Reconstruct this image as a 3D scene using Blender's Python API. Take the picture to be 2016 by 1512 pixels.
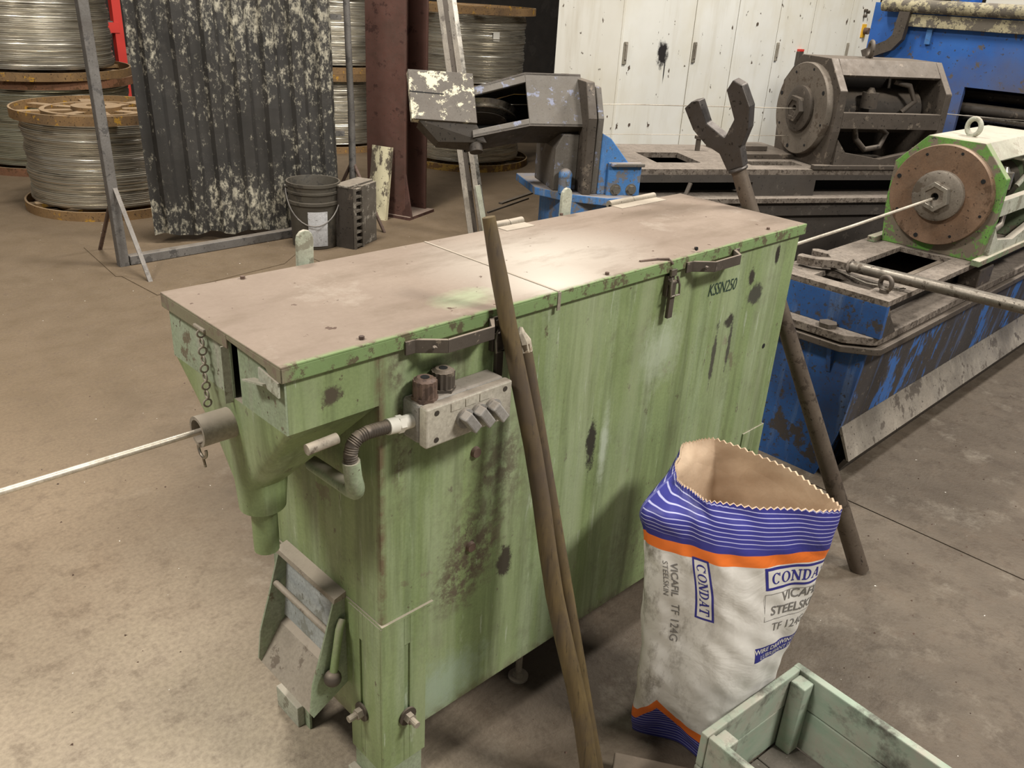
import bpy, bmesh, math, random
from mathutils import Vector, Matrix
random.seed(7)
for o in list(bpy.data.objects): bpy.data.objects.remove(o)
SC = bpy.context.scene
COL = SC.collection
PI = math.pi

# ------------------------------------------------------------------ camera
CAM = Vector((-0.5105, -0.9342, 1.4599))
YAW, PITCH, ROLL, FPX = 0.778856, 0.435948, 0.0610479, 1672.63
def cam_axes():
    w = Vector((math.cos(YAW)*math.cos(PITCH), math.sin(YAW)*math.cos(PITCH), -math.sin(PITCH)))
    r = Vector((math.sin(YAW), -math.cos(YAW), 0)); u = r.cross(w)
    c, s = math.cos(ROLL), math.sin(ROLL)
    return c*r+s*u, -s*r+c*u, w
RA, UA, WA = cam_axes()
cd = bpy.data.cameras.new('camera'); cam = bpy.data.objects.new('camera', cd); COL.objects.link(cam)
m = Matrix((RA, UA, -WA)).transposed().to_4x4(); m.translation = CAM
cam.matrix_world = m
cd.sensor_width = 36; cd.lens = FPX/2016*36; cd.clip_start = 0.05; cd.clip_end = 80
SC.camera = cam
def ray(x, y): return WA + RA*((x-1008)/FPX) - UA*((y-756)/FPX)
def onZ(x, y, z): d = ray(x, y); return CAM + d*((z-CAM.z)/d.z)
def onY(x, y, v): d = ray(x, y); return CAM + d*((v-CAM.y)/d.y)
def onX(x, y, v): d = ray(x, y); return CAM + d*((v-CAM.x)/d.x)

# ------------------------------------------------------------------ world, lamps, exposure
SC.view_settings.view_transform = 'Standard'; SC.view_settings.look = 'None'
SC.view_settings.gamma = 1; SC.view_settings.use_curve_mapping = False
SC.view_settings.exposure = 0.0
wd = bpy.data.worlds.new('hall_ambient'); SC.world = wd; wd.use_nodes = True
wd.node_tree.nodes['Background'].inputs[0].default_value = (1.0, 0.98, 0.94, 1)
wd.node_tree.nodes['Background'].inputs[1].default_value = 0.20
def lamp(name, loc, target, sx, sy, power, col):
    d = bpy.data.lights.new(name, 'AREA'); d.shape = 'RECTANGLE'; d.size = sx; d.size_y = sy
    d.energy = power; d.color = col
    o = bpy.data.objects.new(name, d); COL.objects.link(o); o.location = loc
    o.rotation_euler = (Vector(target)-Vector(loc)).to_track_quat('-Z', 'Y').to_euler()
    return o
lamp('high_bay_lamp', (1.7, -3.0, 4.3), (0.8, 0.0, 0.4), 1.1, 0.5, 240, (1.0, 0.965, 0.91))
lamp('high_bay_lamp', (-2.6, 1.2, 5.0), (0.0, 1.5, 0.0), 1.4, 0.6, 240, (1.0, 0.96, 0.90))
lamp('high_bay_lamp', (1.6, 3.0, 5.6), (1.6, 4.0, 0.0), 1.4, 0.6, 300, (1.0, 0.965, 0.91))
lamp('high_bay_lamp', (5.2, -0.6, 5.4), (4.6, 1.6, 0.6), 1.4, 0.6, 320, (1.0, 0.97, 0.93))

# ------------------------------------------------------------------ materials
def lin(h):
    h = h.lstrip('#'); v = [int(h[i:i+2], 16)/255 for i in (0, 2, 4)]
    return tuple([(c/12.92 if c <= .04045 else ((c+.055)/1.055)**2.4) for c in v])+(1,)
class NT:
    def __init__(s, name):
        s.m = bpy.data.materials.new(name); s.m.use_nodes = True; s.t = s.m.node_tree
        s.b = s.t.nodes['Principled BSDF']; s.tc = None; s.n = s.t.nodes
    def put(s, sock, v):
        if isinstance(v, bpy.types.NodeSocket): s.t.links.new(v, sock)
        elif v is not None: sock.default_value = v
    def obj(s):
        if not s.tc: s.tc = s.n.new('ShaderNodeTexCoord')
        return s.tc.outputs['Object']
    def uv(s):
        if not s.tc: s.tc = s.n.new('ShaderNodeTexCoord')
        return s.tc.outputs['UV']
    def sc(s, vec, k):
        n = s.n.new('ShaderNodeVectorMath'); n.operation = 'MULTIPLY'; s.put(n.inputs[0], vec); n.inputs[1].default_value = k
        return n.outputs[0]
    def add(s, vec, k):
        n = s.n.new('ShaderNodeVectorMath'); n.operation = 'ADD'; s.put(n.inputs[0], vec); s.put(n.inputs[1], k); return n.outputs[0]
    def noise(s, scale, detail=4, rough=.55, vec=None, dist=0):
        n = s.n.new('ShaderNodeTexNoise'); n.inputs['Scale'].default_value = scale; n.inputs['Detail'].default_value = detail
        n.inputs['Roughness'].default_value = rough; n.inputs['Distortion'].default_value = dist
        s.put(n.inputs['Vector'], vec if vec is not None else s.obj()); return n.outputs['Fac']
    def voro(s, scale, vec=None, feat='F1'):
        n = s.n.new('ShaderNodeTexVoronoi'); n.feature = feat; n.inputs['Scale'].default_value = scale
        s.put(n.inputs['Vector'], vec if vec is not None else s.obj()); return n.outputs['Distance']
    def rng(s, v, a, b, c=0., d=1., smooth=False):
        n = s.n.new('ShaderNodeMapRange'); n.interpolation_type = 'SMOOTHSTEP' if smooth else 'LINEAR'
        s.put(n.inputs[0], v); n.inputs[1].default_value = a; n.inputs[2].default_value = b
        n.inputs[3].default_value = c; n.inputs[4].default_value = d; return n.outputs[0]
    def op(s, o, a, b=None, c=None):
        n = s.n.new('ShaderNodeMath'); n.operation = o; s.put(n.inputs[0], a)
        if b is not None: s.put(n.inputs[1], b)
        if c is not None: s.put(n.inputs[2], c)
        return n.outputs[0]
    def mix(s, f, a, b):
        n = s.n.new('ShaderNodeMix'); n.data_type = 'RGBA'; s.put(n.inputs[0], f)
        s.put(n.inputs[6], lin(a) if isinstance(a, str) else a); s.put(n.inputs[7], lin(b) if isinstance(b, str) else b)
        return n.outputs[2]
    def xyz(s, vec=None):
        n = s.n.new('ShaderNodeSeparateXYZ'); s.put(n.inputs[0], vec if vec is not None else s.obj()); return n.outputs
    def nz(s):
        g = s.n.new('ShaderNodeNewGeometry'); return s.xyz(g.outputs['Normal'])[2]
    def blob(s, cx, cz, rx, rz, k=.9, nscale=25, axes=(0, 2), soft=.25, nv=None):
        x = s.xyz(); a = s.op('MULTIPLY', s.op('SUBTRACT', x[axes[0]], cx), 1/rx); b = s.op('MULTIPLY', s.op('SUBTRACT', x[axes[1]], cz), 1/rz)
        d = s.op('SQRT', s.op('ADD', s.op('MULTIPLY', a, a), s.op('MULTIPLY', b, b)))
        d = s.op('ADD', d, s.op('MULTIPLY', s.op('SUBTRACT', nv if nv is not None else s.noise(nscale, 5, .7), .5), k*2))
        return s.rng(d, 1+soft, 1-soft, 0, 1)
    def bump(s, h, strength=.3, dist=.002):
        n = s.n.new('ShaderNodeBump'); n.inputs['Strength'].default_value = strength; n.inputs['Distance'].default_value = dist
        s.put(n.inputs['Height'], h); s.t.links.new(n.outputs[0], s.b.inputs['Normal'])
    def out(s, col, rough=.6, metal=0., spec=None):
        s.put(s.b.inputs['Base Color'], lin(col) if isinstance(col, str) else col)
        s.put(s.b.inputs['Roughness'], rough); s.put(s.b.inputs['Metallic'], metal)
        if spec is not None: s.b.inputs['Specular IOR Level'].default_value = spec
        return s.m

def worn(name, base, base2, chip=None, chip_t=.62, chip_s=9, speck=None, speck_t=.7, dust=None, dust_a=.8, rough=.6, metal=0.,
         streak=None, streak_t=.6, bump=.25, spec=.35, bs=5, chip_k=None, grime=.45):
    t = NT(name)
    c = t.mix(t.rng(t.noise(bs, 5, .6), .35, .65), base, base2)
    if streak:
        st = t.noise(1, 5, .6, t.sc(t.obj(), (22, 22, 2.2))); c = t.mix(t.rng(st, streak_t-.06, streak_t+.12, 0, .75), c, streak)
    h = t.noise(60, 5, .6)
    gm = t.noise(3.1, 9, .74, t.add(t.obj(), (7.7, 3.1, 5.3))); c = t.mix(t.rng(gm, .47, .66, 0, grime), c, '#3d352d')
    c = t.mix(t.rng(t.noise(170, 2, .6), .35, .7, 0, .28), c, '#4a4138')
    if chip:
        v = t.sc(t.obj(), chip_k) if chip_k else None
        n = t.noise(chip_s, 9, .72, v); k = t.rng(n, chip_t-.045, chip_t-.015); c = t.mix(k, c, chip); h = t.op('SUBTRACT', h, t.op('MULTIPLY', k, .6))
    if speck:
        c = t.mix(t.rng(t.noise(75, 3, .6), speck_t-.05, speck_t-.02), c, speck)
    if dust:
        d = t.op('MULTIPLY', t.rng(t.nz(), .45, .85), t.rng(t.noise(14, 6, .7), .28, .55, dust_a*.55, dust_a)); c = t.mix(d, c, dust)
    t.bump(h, bump, .0015)
    return t.out(c, t.rng(t.noise(20, 4, .6), .3, .7, rough-.12, rough+.12), metal, spec)

M = {}
def green_paint(name, front=False):
    t = NT(name)
    c = t.mix(t.rng(t.noise(4, 6, .6), .3, .7), '#77875a', '#8a996a')
    st = t.noise(1, 6, .65, t.sc(t.obj(), (16, 16, 1.6))); c = t.mix(t.rng(st, .5, .72, 0, .55), c, '#a3ae93')
    st2 = t.noise(1, 6, .65, t.sc(t.add(t.obj(), (3.3, 1.7, .4)), (26, 26, 1.3))); c = t.mix(t.rng(st2, .54, .74, 0, .55), c, '#6c7c56')
    n6 = t.noise(24, 9, .82)
    sp = t.noise(34, 7, .74, t.sc(t.obj(), (1.1, 1.1, .7))); c = t.mix(t.rng(sp, .625, .655, 0, .85), c, '#54463a')
    sc_ = t.noise(1, 4, .7, t.sc(t.add(t.obj(), (1.1, 0, 2.2)), (70, 70, 7))); c = t.mix(t.rng(sc_, .64, .68, 0, .55), c, '#b3bba6')
    c = t.mix(t.rng(t.noise(9, 9, .78, t.add(t.obj(), (4, 4, 4))), .53, .66, 0, .45), c, '#5d5c46')
    c = t.mix(t.rng(t.noise(190, 2, .6), .35, .7, 0, .22), c, '#4d5a3c')
    big = t.noise(5, 8, .72); c = t.mix(t.rng(big, .625, .65, 0, .65), c, '#6d5f50')
    ws = t.noise(1, 5, .6, t.sc(t.add(t.obj(), (.7, 9.1, 0)), (11, 11, .9))); c = t.mix(t.rng(ws, .48, .66, 0, .4), c, '#a8af92')
    wd_ = t.noise(1, 6, .7, t.sc(t.add(t.obj(), (8.7, 2.1, 0)), (19, 19, 1.1))); c = t.mix(t.rng(wd_, .5, .66, 0, .6), c, '#5b6443')
    if front:
        pat = t.rng(t.noise(55, 6, .75), .40, .56)
        for (cx, cz, rx, rz, st_) in [(.365, .515, .06, .075, .95), (.33, .46, .05, .05, .9), (.43, .70, .05, .06, .7), (.40, .62, .09, .07, .5), (.2, .80, .012, .09, .8), (.19, .93, .014, .035, .7), (.30, .9, .03, .05, .5), (.9, .3, .12, .08, .4)]:
            k = t.op('MULTIPLY', t.op('MULTIPLY', t.blob(cx, cz, rx, rz, 1.3, soft=.5, nv=n6), pat), st_); c = t.mix(k, c, '#5a4f42')
        ce = t.op('MULTIPLY', t.rng(t.op('ABSOLUTE', t.op('SUBTRACT', t.xyz()[0], .163)), .012, .002), t.op('MULTIPLY', t.rng(t.noise(20, 6, .75), .38, .55), t.rng(t.xyz()[1], .02, .008))); c = t.mix(t.op('MULTIPLY', ce, .8), c, '#67503f')
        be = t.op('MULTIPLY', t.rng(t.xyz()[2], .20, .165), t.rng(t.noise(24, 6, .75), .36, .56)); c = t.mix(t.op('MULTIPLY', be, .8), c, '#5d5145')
        for (cx, cz, rx, rz, col) in [ (.45, .455, .018, .032, '#3f3a30'), (.68, .63, .014, .06, '#35332b'),
                (1.20, .89, .012, .022, '#37332c'), (1.135, .80, .02, .015, '#3a3830'), (1.23, .845, .03, .022, '#44443a'),
                (1.09, .72, .008, .07, '#4a4a40'), (1.15, .73, .006, .06, '#4a4a40'), (.08, .92, .016, .014, '#4d4638'),
                (1.30, .93, .008, .022, '#302c26')]:
            c = t.mix(t.blob(cx, cz, rx, rz, 1.7, soft=.22, nv=n6), c, col)
        for (cx, cz, rx, rz, col) in [(.88, .79, .05, .06, '#b4bda8'), (.30, .235, .08, .05, '#9fb0a0'), (.72, .62, .01, .07, '#c8d0bf'), (.60, .30, .03, .1, '#97a888')]:
            c = t.mix(t.op('MULTIPLY', t.blob(cx, cz, rx, rz, 1.5, soft=.6, nv=n6), .55), c, col)
    du = t.op('MULTIPLY', t.rng(t.nz(), .3, .8), .9); c = t.mix(du, c, '#9b8f80')
    t.bump(t.op('ADD', t.noise(50, 4), t.op('MULTIPLY', sp, -.8)), .2, .001)
    return t.out(c, t.rng(t.noise(9, 4), .3, .7, .42, .66), 0, .4)
M['green_front'] = green_paint('green_paint_stained', True)
M['green'] = green_paint('green_paint')
def lid_mat():
    t = NT('dusty_lid')
    g = t.mix(t.rng(t.noise(8, 6, .6), .35, .65), '#788d5f', '#6f8456'); g = t.mix(t.rng(t.noise(30, 8, .78), .52, .57, 0, .85), g, '#57493c')
    d = t.mix(t.rng(t.noise(3, 7, .65), .3, .7), '#7b6c5f', '#8d7e70')
    d = t.mix(t.rng(t.noise(90, 3, .7), .3, .75, 0, .25), d, '#6f6152')
    x = t.xyz()
    d = t.mix(t.op('MULTIPLY', t.blob(.66, .16, .16, .12, .35, 3, (0, 1), .9), .75), d, '#b9b0a3')
    d = t.mix(t.op('MULTIPLY', t.blob(.56, .03, .08, .06, .3, 6, (0, 1), .9), .7), d, '#c2b9ac')
    d = t.mix(t.op('MULTIPLY', t.blob(1.2, .27, .2, .05, .6, 5, (0, 1), .6), .35), d, '#6d5d4f')
    d = t.mix(t.op('MULTIPLY', t.blob(.38, .07, .05, .03, .8, 14, (0, 1), .5), .55), d, '#9fae8a')
    d = t.mix(t.rng(t.noise(42, 3, .6), .69, .72), d, '#5a4a40')
    d = t.mix(t.rng(t.noise(1, 7, .7, t.sc(t.obj(), (3, 9, 3))), .5, .68, 0, .5), d, '#665849')
    d = t.mix(t.rng(t.noise(7, 8, .75), .57, .7, 0, .4), d, '#a59a8c')
    edge = t.op('SUBTRACT', t.rng(x[1], -.003, .03, 0, 1), t.op('MULTIPLY', t.noise(25, 6, .7), .55))
    k = t.op('MULTIPLY', t.rng(t.nz(), .4, .8), t.rng(edge, -.3, .05))
    ends = t.rng(x[0], .0, .02, .9, 0)
    k = t.op('MAXIMUM', k, t.op('MULTIPLY', ends, .85))
    t.bump(t.noise(140, 4, .7), .35, .0008)
    return t.out(t.mix(k, g, d), .85, 0, .2)
M['lid'] = lid_mat()
M['green_dusty'] = worn('green_paint_dusty', '#8d9c7c', '#9aa38c', '#6d6452', .63, 12, '#5a5042', .72, '#a99c8b', .8, .75, streak='#b4b0a2')
M['pale_green'] = worn('pale_green_dusty', '#a9ad98', '#b6b5a5', '#83806f', .62, 14, dust='#b0a494', rough=.85)
M['dusty_metal'] = worn('dusty_metal', '#8f8676', '#9c9384', '#665c50', .64, 20, dust='#a99c8b', rough=.7)
M['grey_cast'] = worn('grey_cast', '#8e8b86', '#a09c94', '#6b665e', .63, 22, dust='#867c70', rough=.6)
M['flap_grey'] = worn('flap_grey', '#aeb2b0', '#9ca19e', '#7d7f78', .6, 18, '#6a6a62', .7, rough=.6, grime=.3)
M['ctrl_face'] = worn('control_face', '#b9b2a2', '#a8a294', '#6b6355', .66, 20, '#4a4238', .74, dust='#75695d', rough=.6)
M['handle_iron'] = worn('handle_iron', '#4d463f', '#5c544b', '#7f7466', .66, 30, dust='#8b7d6e', rough=.6, metal=.3)
M['black_gap'] = NT('black_gap').out('#0b0a09', .9)
M['dark_iron'] = worn('dark_iron', '#3f3a35', '#4a443d', '#6a6054', .64, 14, '#2a2622', .68, '#7d7163', .75, .62, .25)
M['mid_iron'] = worn('mid_iron', '#4b443c', '#5a5148', '#756a5d', .64, 16, '#2c2722', .68, '#776c60', .85, .6, .3)
M['bar_iron'] = worn('bar_iron', '#7d756a', '#8d8579', '#5a5147', .62, 20, '#3a342e', .7, None, 0, .45, .7)
M['bar_dark'] = worn('bar_dark', '#5d5146', '#6b5f52', '#473d34', .6, 18, '#3a322b', .7, None, 0, .55, .4)
M['fork_iron'] = worn('fork_iron', '#484440', '#585350', '#6c655e', .64, 24, '#322e2a', .68, '#7a7168', .5, .5, .6)
M['rust_disc'] = worn('rust_disc', '#7b5f49', '#856c57', '#5d4938', .6, 8, '#43352a', .7, '#94826f', .5, .6, .35, bs=9)
M['grey_disc'] = worn('grey_disc', '#6f665b', '#7b7165', '#5a4f44', .6, 9, '#3b332c', .7, '#857a6d', .5, .6, .35, bs=9)
M['hub'] = worn('hub_metal', '#7f766a', '#8f877b', '#5e5448', .6, 15, '#3b332c', .72, '#91867a', .5, .5, .5)
M['nut'] = worn('nut_metal', '#a09a8e', '#8f887c', '#6c6256', .62, 30, None, .7, '#9a8f82', .5, .4, .7)
M['bright_green'] = worn('bright_green_paint', '#5f8f3c', '#6f9a4c', '#6e6354', .55, 10, '#3d4030', .68, '#aca390', .9, .6)
M['green_grey'] = worn('green_grey_paint', '#6f7f5c', '#7d8a6c', '#7b7060', .55, 9, '#3d4030', .68, '#aca390', .9, .7)
M['blue_base'] = worn('blue_base_paint', '#1f4a82', '#285894', '#453f3b', .605, 6, '#3a3c45', .66, '#8b7e70', .9, .6, streak='#6a7f9f', streak_t=.62)
M['blue_side'] = worn('blue_side_paint', '#3c3a3b', '#474342', '#3c68a8', .59, 5, '#6b6257', .7, '#8b7e70', .9, .65, streak='#5b78a8', streak_t=.6, chip_k=(1.5, 1.5, .6))
M['blue_post'] = worn('blue_post_paint', '#3f76b4', '#4e82ba', '#6f6e70', .57, 9, '#57564f', .69, '#95897c', .95, .6, streak='#8696aa', streak_t=.62)
def panel_mat():
    t = NT('dusty_blue_panel'); c = t.mix(t.rng(t.noise(5, 5, .6), .35, .65), '#245399', '#2e60a6')
    c = t.mix(t.rng(t.noise(11, 8, .72), .585, .61), c, '#57514c'); c = t.mix(t.rng(t.noise(40, 4, .6), .62, .66), c, '#343a48')
    c = t.mix(t.op('MULTIPLY', t.blob(.35, .95, .62, .3, .5, 6, (1, 2), .5), .85), c, '#5a5046')
    t.bump(t.noise(40, 4), .2, .001); return t.out(c, .5, 0, .4)
M['blue_panel'] = panel_mat()
M['dusty_deck'] = worn('dusty_deck', '#6e645a', '#7f7468', '#574d43', .56, 34, '#443b33', .63, '#857a6e', .6, .9, bump=.6, bs=20)
M['black_base'] = worn('black_base_paint', '#3d3833', '#47413b', '#564f47', .62, 9, '#2d2925', .68, '#7a6f63', .9, .7)
M['skirt'] = worn('skirt_sheet', '#7f786d', '#8e8578', '#5a5249', .6, 8, '#4a433b', .7, None, 0, .6, streak='#a39a8b')
M['arm_grey'] = worn('arm_grey_paint', '#5f5a53', '#69635b', '#7c8093', .62, 16, '#4d4843', .7, '#7f7569', .6, .7)
M['arm_cream'] = worn('flaking_cream_paint', '#5f5951', '#69625a', '#cfc7ac', .58, 11, '#4a443c', .7, '#7f7569', .2, .7)
M['cream_pipe'] = worn('flaking_cream_pipe', '#b3a988', '#a39978', '#5d564b', .53, 13, '#4a443c', .66, '#6f675b', .5, .7)
M['steel'] = worn('polished_steel', '#b7b1a6', '#a59e92', '#6f675c', .66, 30, None, .7, None, 0, .3, 1.0, bump=.05)
M['wire'] = worn('drawn_wire', '#d8cdbb', '#c4b9a7', None, rough=.45, metal=.5, bump=.05)
M['wood'] = None
def wood(name, a, b, c_):
    t = NT(name); g = t.noise(1, 6, .65, t.sc(t.obj(), (60, 60, 3))); c = t.mix(t.rng(g, .35, .65), a, b)
    c = t.mix(t.rng(t.noise(1, 5, .7, t.sc(t.add(t.obj(), (2, 5, 1)), (110, 110, 5))), .56, .66, 0, .8), c, c_)
    c = t.mix(t.rng(t.noise(5, 5, .65), .42, .62, 0, .8), c, '#4d4238'); t.bump(g, .3, .001); return t.out(c, .62, 0, .35)
M['wood'] = wood('grimy_wood', '#54462f', '#6b5a3a', '#352b1c')
M['wood_tip'] = worn('broken_wood', '#d5cbb8', '#b9ac97', '#8d7d68', .6, 60, rough=.9)
def coil_mat(name, a, b):
    t = NT(name); z = t.noise(1, 5, .7, t.sc(t.obj(), (2.5, 2.5, 60))); c = t.mix(t.rng(z, .35, .65), a, b)
    c = t.mix(t.rng(t.noise(1, 4, .7, t.sc(t.add(t.obj(), (4, 2, 9)), (3, 3, 26))), .52, .7, 0, .7), c, '#6d6250')
    t.bump(t.noise(1, 3, .6, t.sc(t.obj(), (3, 3, 150))), .5, .004); return t.out(c, .3, .85)
M['coil'] = coil_mat('wound_wire', '#b8b2a4', '#dcd6c8')
M['coil_pale'] = coil_mat('wound_wire_pale', '#b3b09c', '#c9c6b4')
M['flange'] = worn('rusty_flange', '#7a5d3a', '#8a6c46', '#a97f2c', .62, 12, '#4a3824', .66, '#9b8468', .9, .8)
M['flange_y'] = worn('yellow_flange', '#8a6c2c', '#a17d2e', '#5d4428', .54, 12, '#4a3824', .66, '#8c785c', .9, .8)
M['flange_r'] = worn('red_rust_flange', '#7d5238', '#8b6144', '#5d4028', .56, 12, '#4a3824', .66, '#9b8468', .9, .8)
M['column'] = worn('red_oxide_paint', '#563a32', '#614239', '#432d27', .62, 8, '#4a3830', .7, '#8a7a6c', .8, .6)
M['column_dark'] = worn('red_oxide_grimy', '#51352f', '#5a3d36', '#463029', .58, 8, '#3a2c26', .7, '#8a7a6c', .8, .7)
M['red'] = NT('red_rack_paint').out('#c8372c', .5)
M['white_item'] = NT('white_item').out('#cfcabd', .7)
M['pail'] = worn('grey_pail', '#47433a', '#524d43', '#3a362f', .6, 10, '#3a362f', .7, '#6f665a', .5, .55, spec=.4)
M['pail_in'] = NT('pail_inside').out('#2b2825', .8)
M['label'] = worn('paper_label', '#d6d6d6', '#c8c8c8', '#8a8680', .66, 22, '#6a665f', .72, rough=.7)
M['plastic_part'] = worn('grey_casting', '#575148', '#686157', '#8d867a', .6, 16, '#45403a', .7, '#867b6d', .8, .7)
M['cream_plate'] = worn('cream_plate', '#6a6052', '#746a5b', '#cfc6a4', .5, 9, '#4a4238', .7, rough=.7, chip_k=(1, 1, .45))
M['galv'] = worn('galvanised_post', '#6d6a66', '#7b7772', '#565350', .6, 12, '#4c4945', .7, '#857a6d', .6, .6, .3)
M['rod'] = worn('rusty_rod', '#5d4a40', '#6a564a', '#4a3b33', .6, 30, rough=.7)
M['wall'] = worn('hall_wall', '#2b2825', '#34302c', '#3d3833', .6, 3, rough=.9)
M['paper_in'] = None
def sheet_mat():
    t = NT('flaking_black_sheet')
    c = t.mix(t.rng(t.noise(4, 5, .6), .35, .65), '#2d2b28', '#383531')
    z = t.xyz()[2]
    reg = t.op('ADD', t.rng(z, .05, .5, .05, -.05), t.rng(z, .62, 1.25, 0, .07))
    reg = t.op('ADD', reg, t.op('MULTIPLY', t.rng(t.xyz()[0], .3, 1.3), .03))
    reg = t.op('ADD', reg, t.op('MULTIPLY', t.rng(t.noise(3, 5, .6), .3, .7), .13))
    n = t.op('ADD', t.noise(26, 9, .78, t.sc(t.obj(), (1.3, 1.3, .75))), reg)
    k = t.rng(n, .60, .70); c = t.mix(k, c, t.mix(t.rng(t.noise(40, 4), .3, .7), '#bdb6a1', '#8b8575'))
    c = t.mix(t.rng(t.noise(9, 6, .7), .56, .7, 0, .5), c, '#4a4641')
    t.bump(t.op('ADD', k, t.noise(30, 5)), .35, .002); return t.out(c, .6, 0, .4)
M['sheet'] = sheet_mat()
def cabinet_mat():
    t = NT('white_cabinet_paint')
    c = t.mix(t.rng(t.noise(1.2, 5, .6), .3, .7), '#dedbd0', '#d0ccbf')
    st = t.noise(1, 5, .65, t.sc(t.obj(), (9, 9, 1.1))); c = t.mix(t.rng(st, .52, .75, 0, .45), c, '#b5ab94')
    c = t.mix(t.rng(t.noise(1.7, 4, .6, t.add(t.obj(), (5, 2, 1))), .45, .7, 0, .4), c, '#c2b592')
    c = t.mix(t.rng(t.noise(17, 5, .62, t.sc(t.obj(), (1, 1, .7))), .655, .67), c, '#55493d')
    c = t.mix(t.blob(.40, 1.14, .05, .075, .95, 26), c, '#2a2622'); c = t.mix(t.blob(.435, 1.05, .006, .07, .2, 22), c, '#2a2622')
    return t.out(c, .5, 0, .4)
M['cabinet'] = cabinet_mat()
M['cab_handle'] = worn('cabinet_handle', '#8a8374', '#a09886', '#5a5347', .62, 30, rough=.5)
def floor_mat():
    t = NT('dusty_concrete')
    x = t.xyz()
    n1 = t.noise(1.3, 7, .62); n2 = t.noise(7, 7, .65); n3 = t.noise(90, 3, .6)
    gr = t.mix(t.rng(n2, .3, .7), '#564c40', '#6a5f51'); gr = t.mix(t.rng(n1, .45, .7, 0, .7), gr, '#4a3f32')
    gr = t.mix(t.rng(t.noise(4, 8, .7), .55, .68, 0, .6), gr, '#8d8374')
    gr = t.mix(t.rng(t.noise(11, 9, .8), .5, .6, 0, .6), gr, '#453a2e')
    be = t.mix(t.rng(n1, .3, .7), '#8d7b65', '#9b8973'); be = t.mix(t.rng(n2, .45, .75, 0, .5), be, '#8d7a66')
    pa = t.mix(t.rng(n2, .3, .7), '#a59a84', '#b5ac9a')
    far = t.mix(t.rng(n2, .3, .7), '#64543f', '#75644f')
    k = t.op('ADD', x[0], t.op('MULTIPLY', t.op('SUBTRACT', n1, .5), .5))
    ky = t.op('ADD', x[1], t.op('MULTIPLY', t.op('SUBTRACT', n2, .5), .8))
    c = t.mix(t.rng(k, .05, .5), be, gr)
    near = t.op('MULTIPLY', t.rng(k, .45, .05), t.rng(ky, 1.2, .1)); c = t.mix(t.op('MULTIPLY', near, .7), c, pa)
    c = t.mix(t.op('MULTIPLY', t.rng(ky, .7, 2.2), .85), c, far)
    c = t.mix(t.rng(n3, .35, .7, 0, .35), c, '#564a3e')
    c = t.mix(t.rng(t.noise(14, 8, .75), .52, .66, 0, .45), c, '#5a4c3e')
    c = t.mix(t.rng(t.noise(30, 4, .7), .7, .74, 0, .7), c, '#3f352c')
    c = t.mix(t.rng(t.noise(55, 2, .5), .765, .785), c, '#d8d2c6')
    t.bump(t.op('ADD', t.op('MULTIPLY', n2, 1.5), t.op('ADD', n3, t.op('MULTIPLY', t.noise(22, 6, .7), 1.2))), .5, .004)
    return t.out(c, t.rng(k, .1, 1.2, .9, .6), 0, .3)
M['floor'] = floor_mat()
def crate_mat():
    t = NT('worn_mint_boards')
    g = t.noise(1, 6, .65, t.sc(t.obj(), (9, 9, 26))); c = t.mix(t.rng(g, .35, .65), '#8b9c88', '#a0a796')
    c = t.mix(t.rng(t.noise(6, 8, .74), .45, .6, 0, .9), c, '#a09a8c'); c = t.mix(t.rng(t.noise(7, 6, .7, t.add(t.obj(), (3, 1, 2))), .5, .62, 0, .85), c, '#4f4a42')
    t.bump(g, .3, .002); return t.out(c, .75, 0, .3)
M['crate'] = crate_mat()
M['crate_floor'] = worn('crate_floor', '#6a635a', '#777066', '#57514a', .58, 10, '#8a847a', .7, rough=.9)

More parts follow.
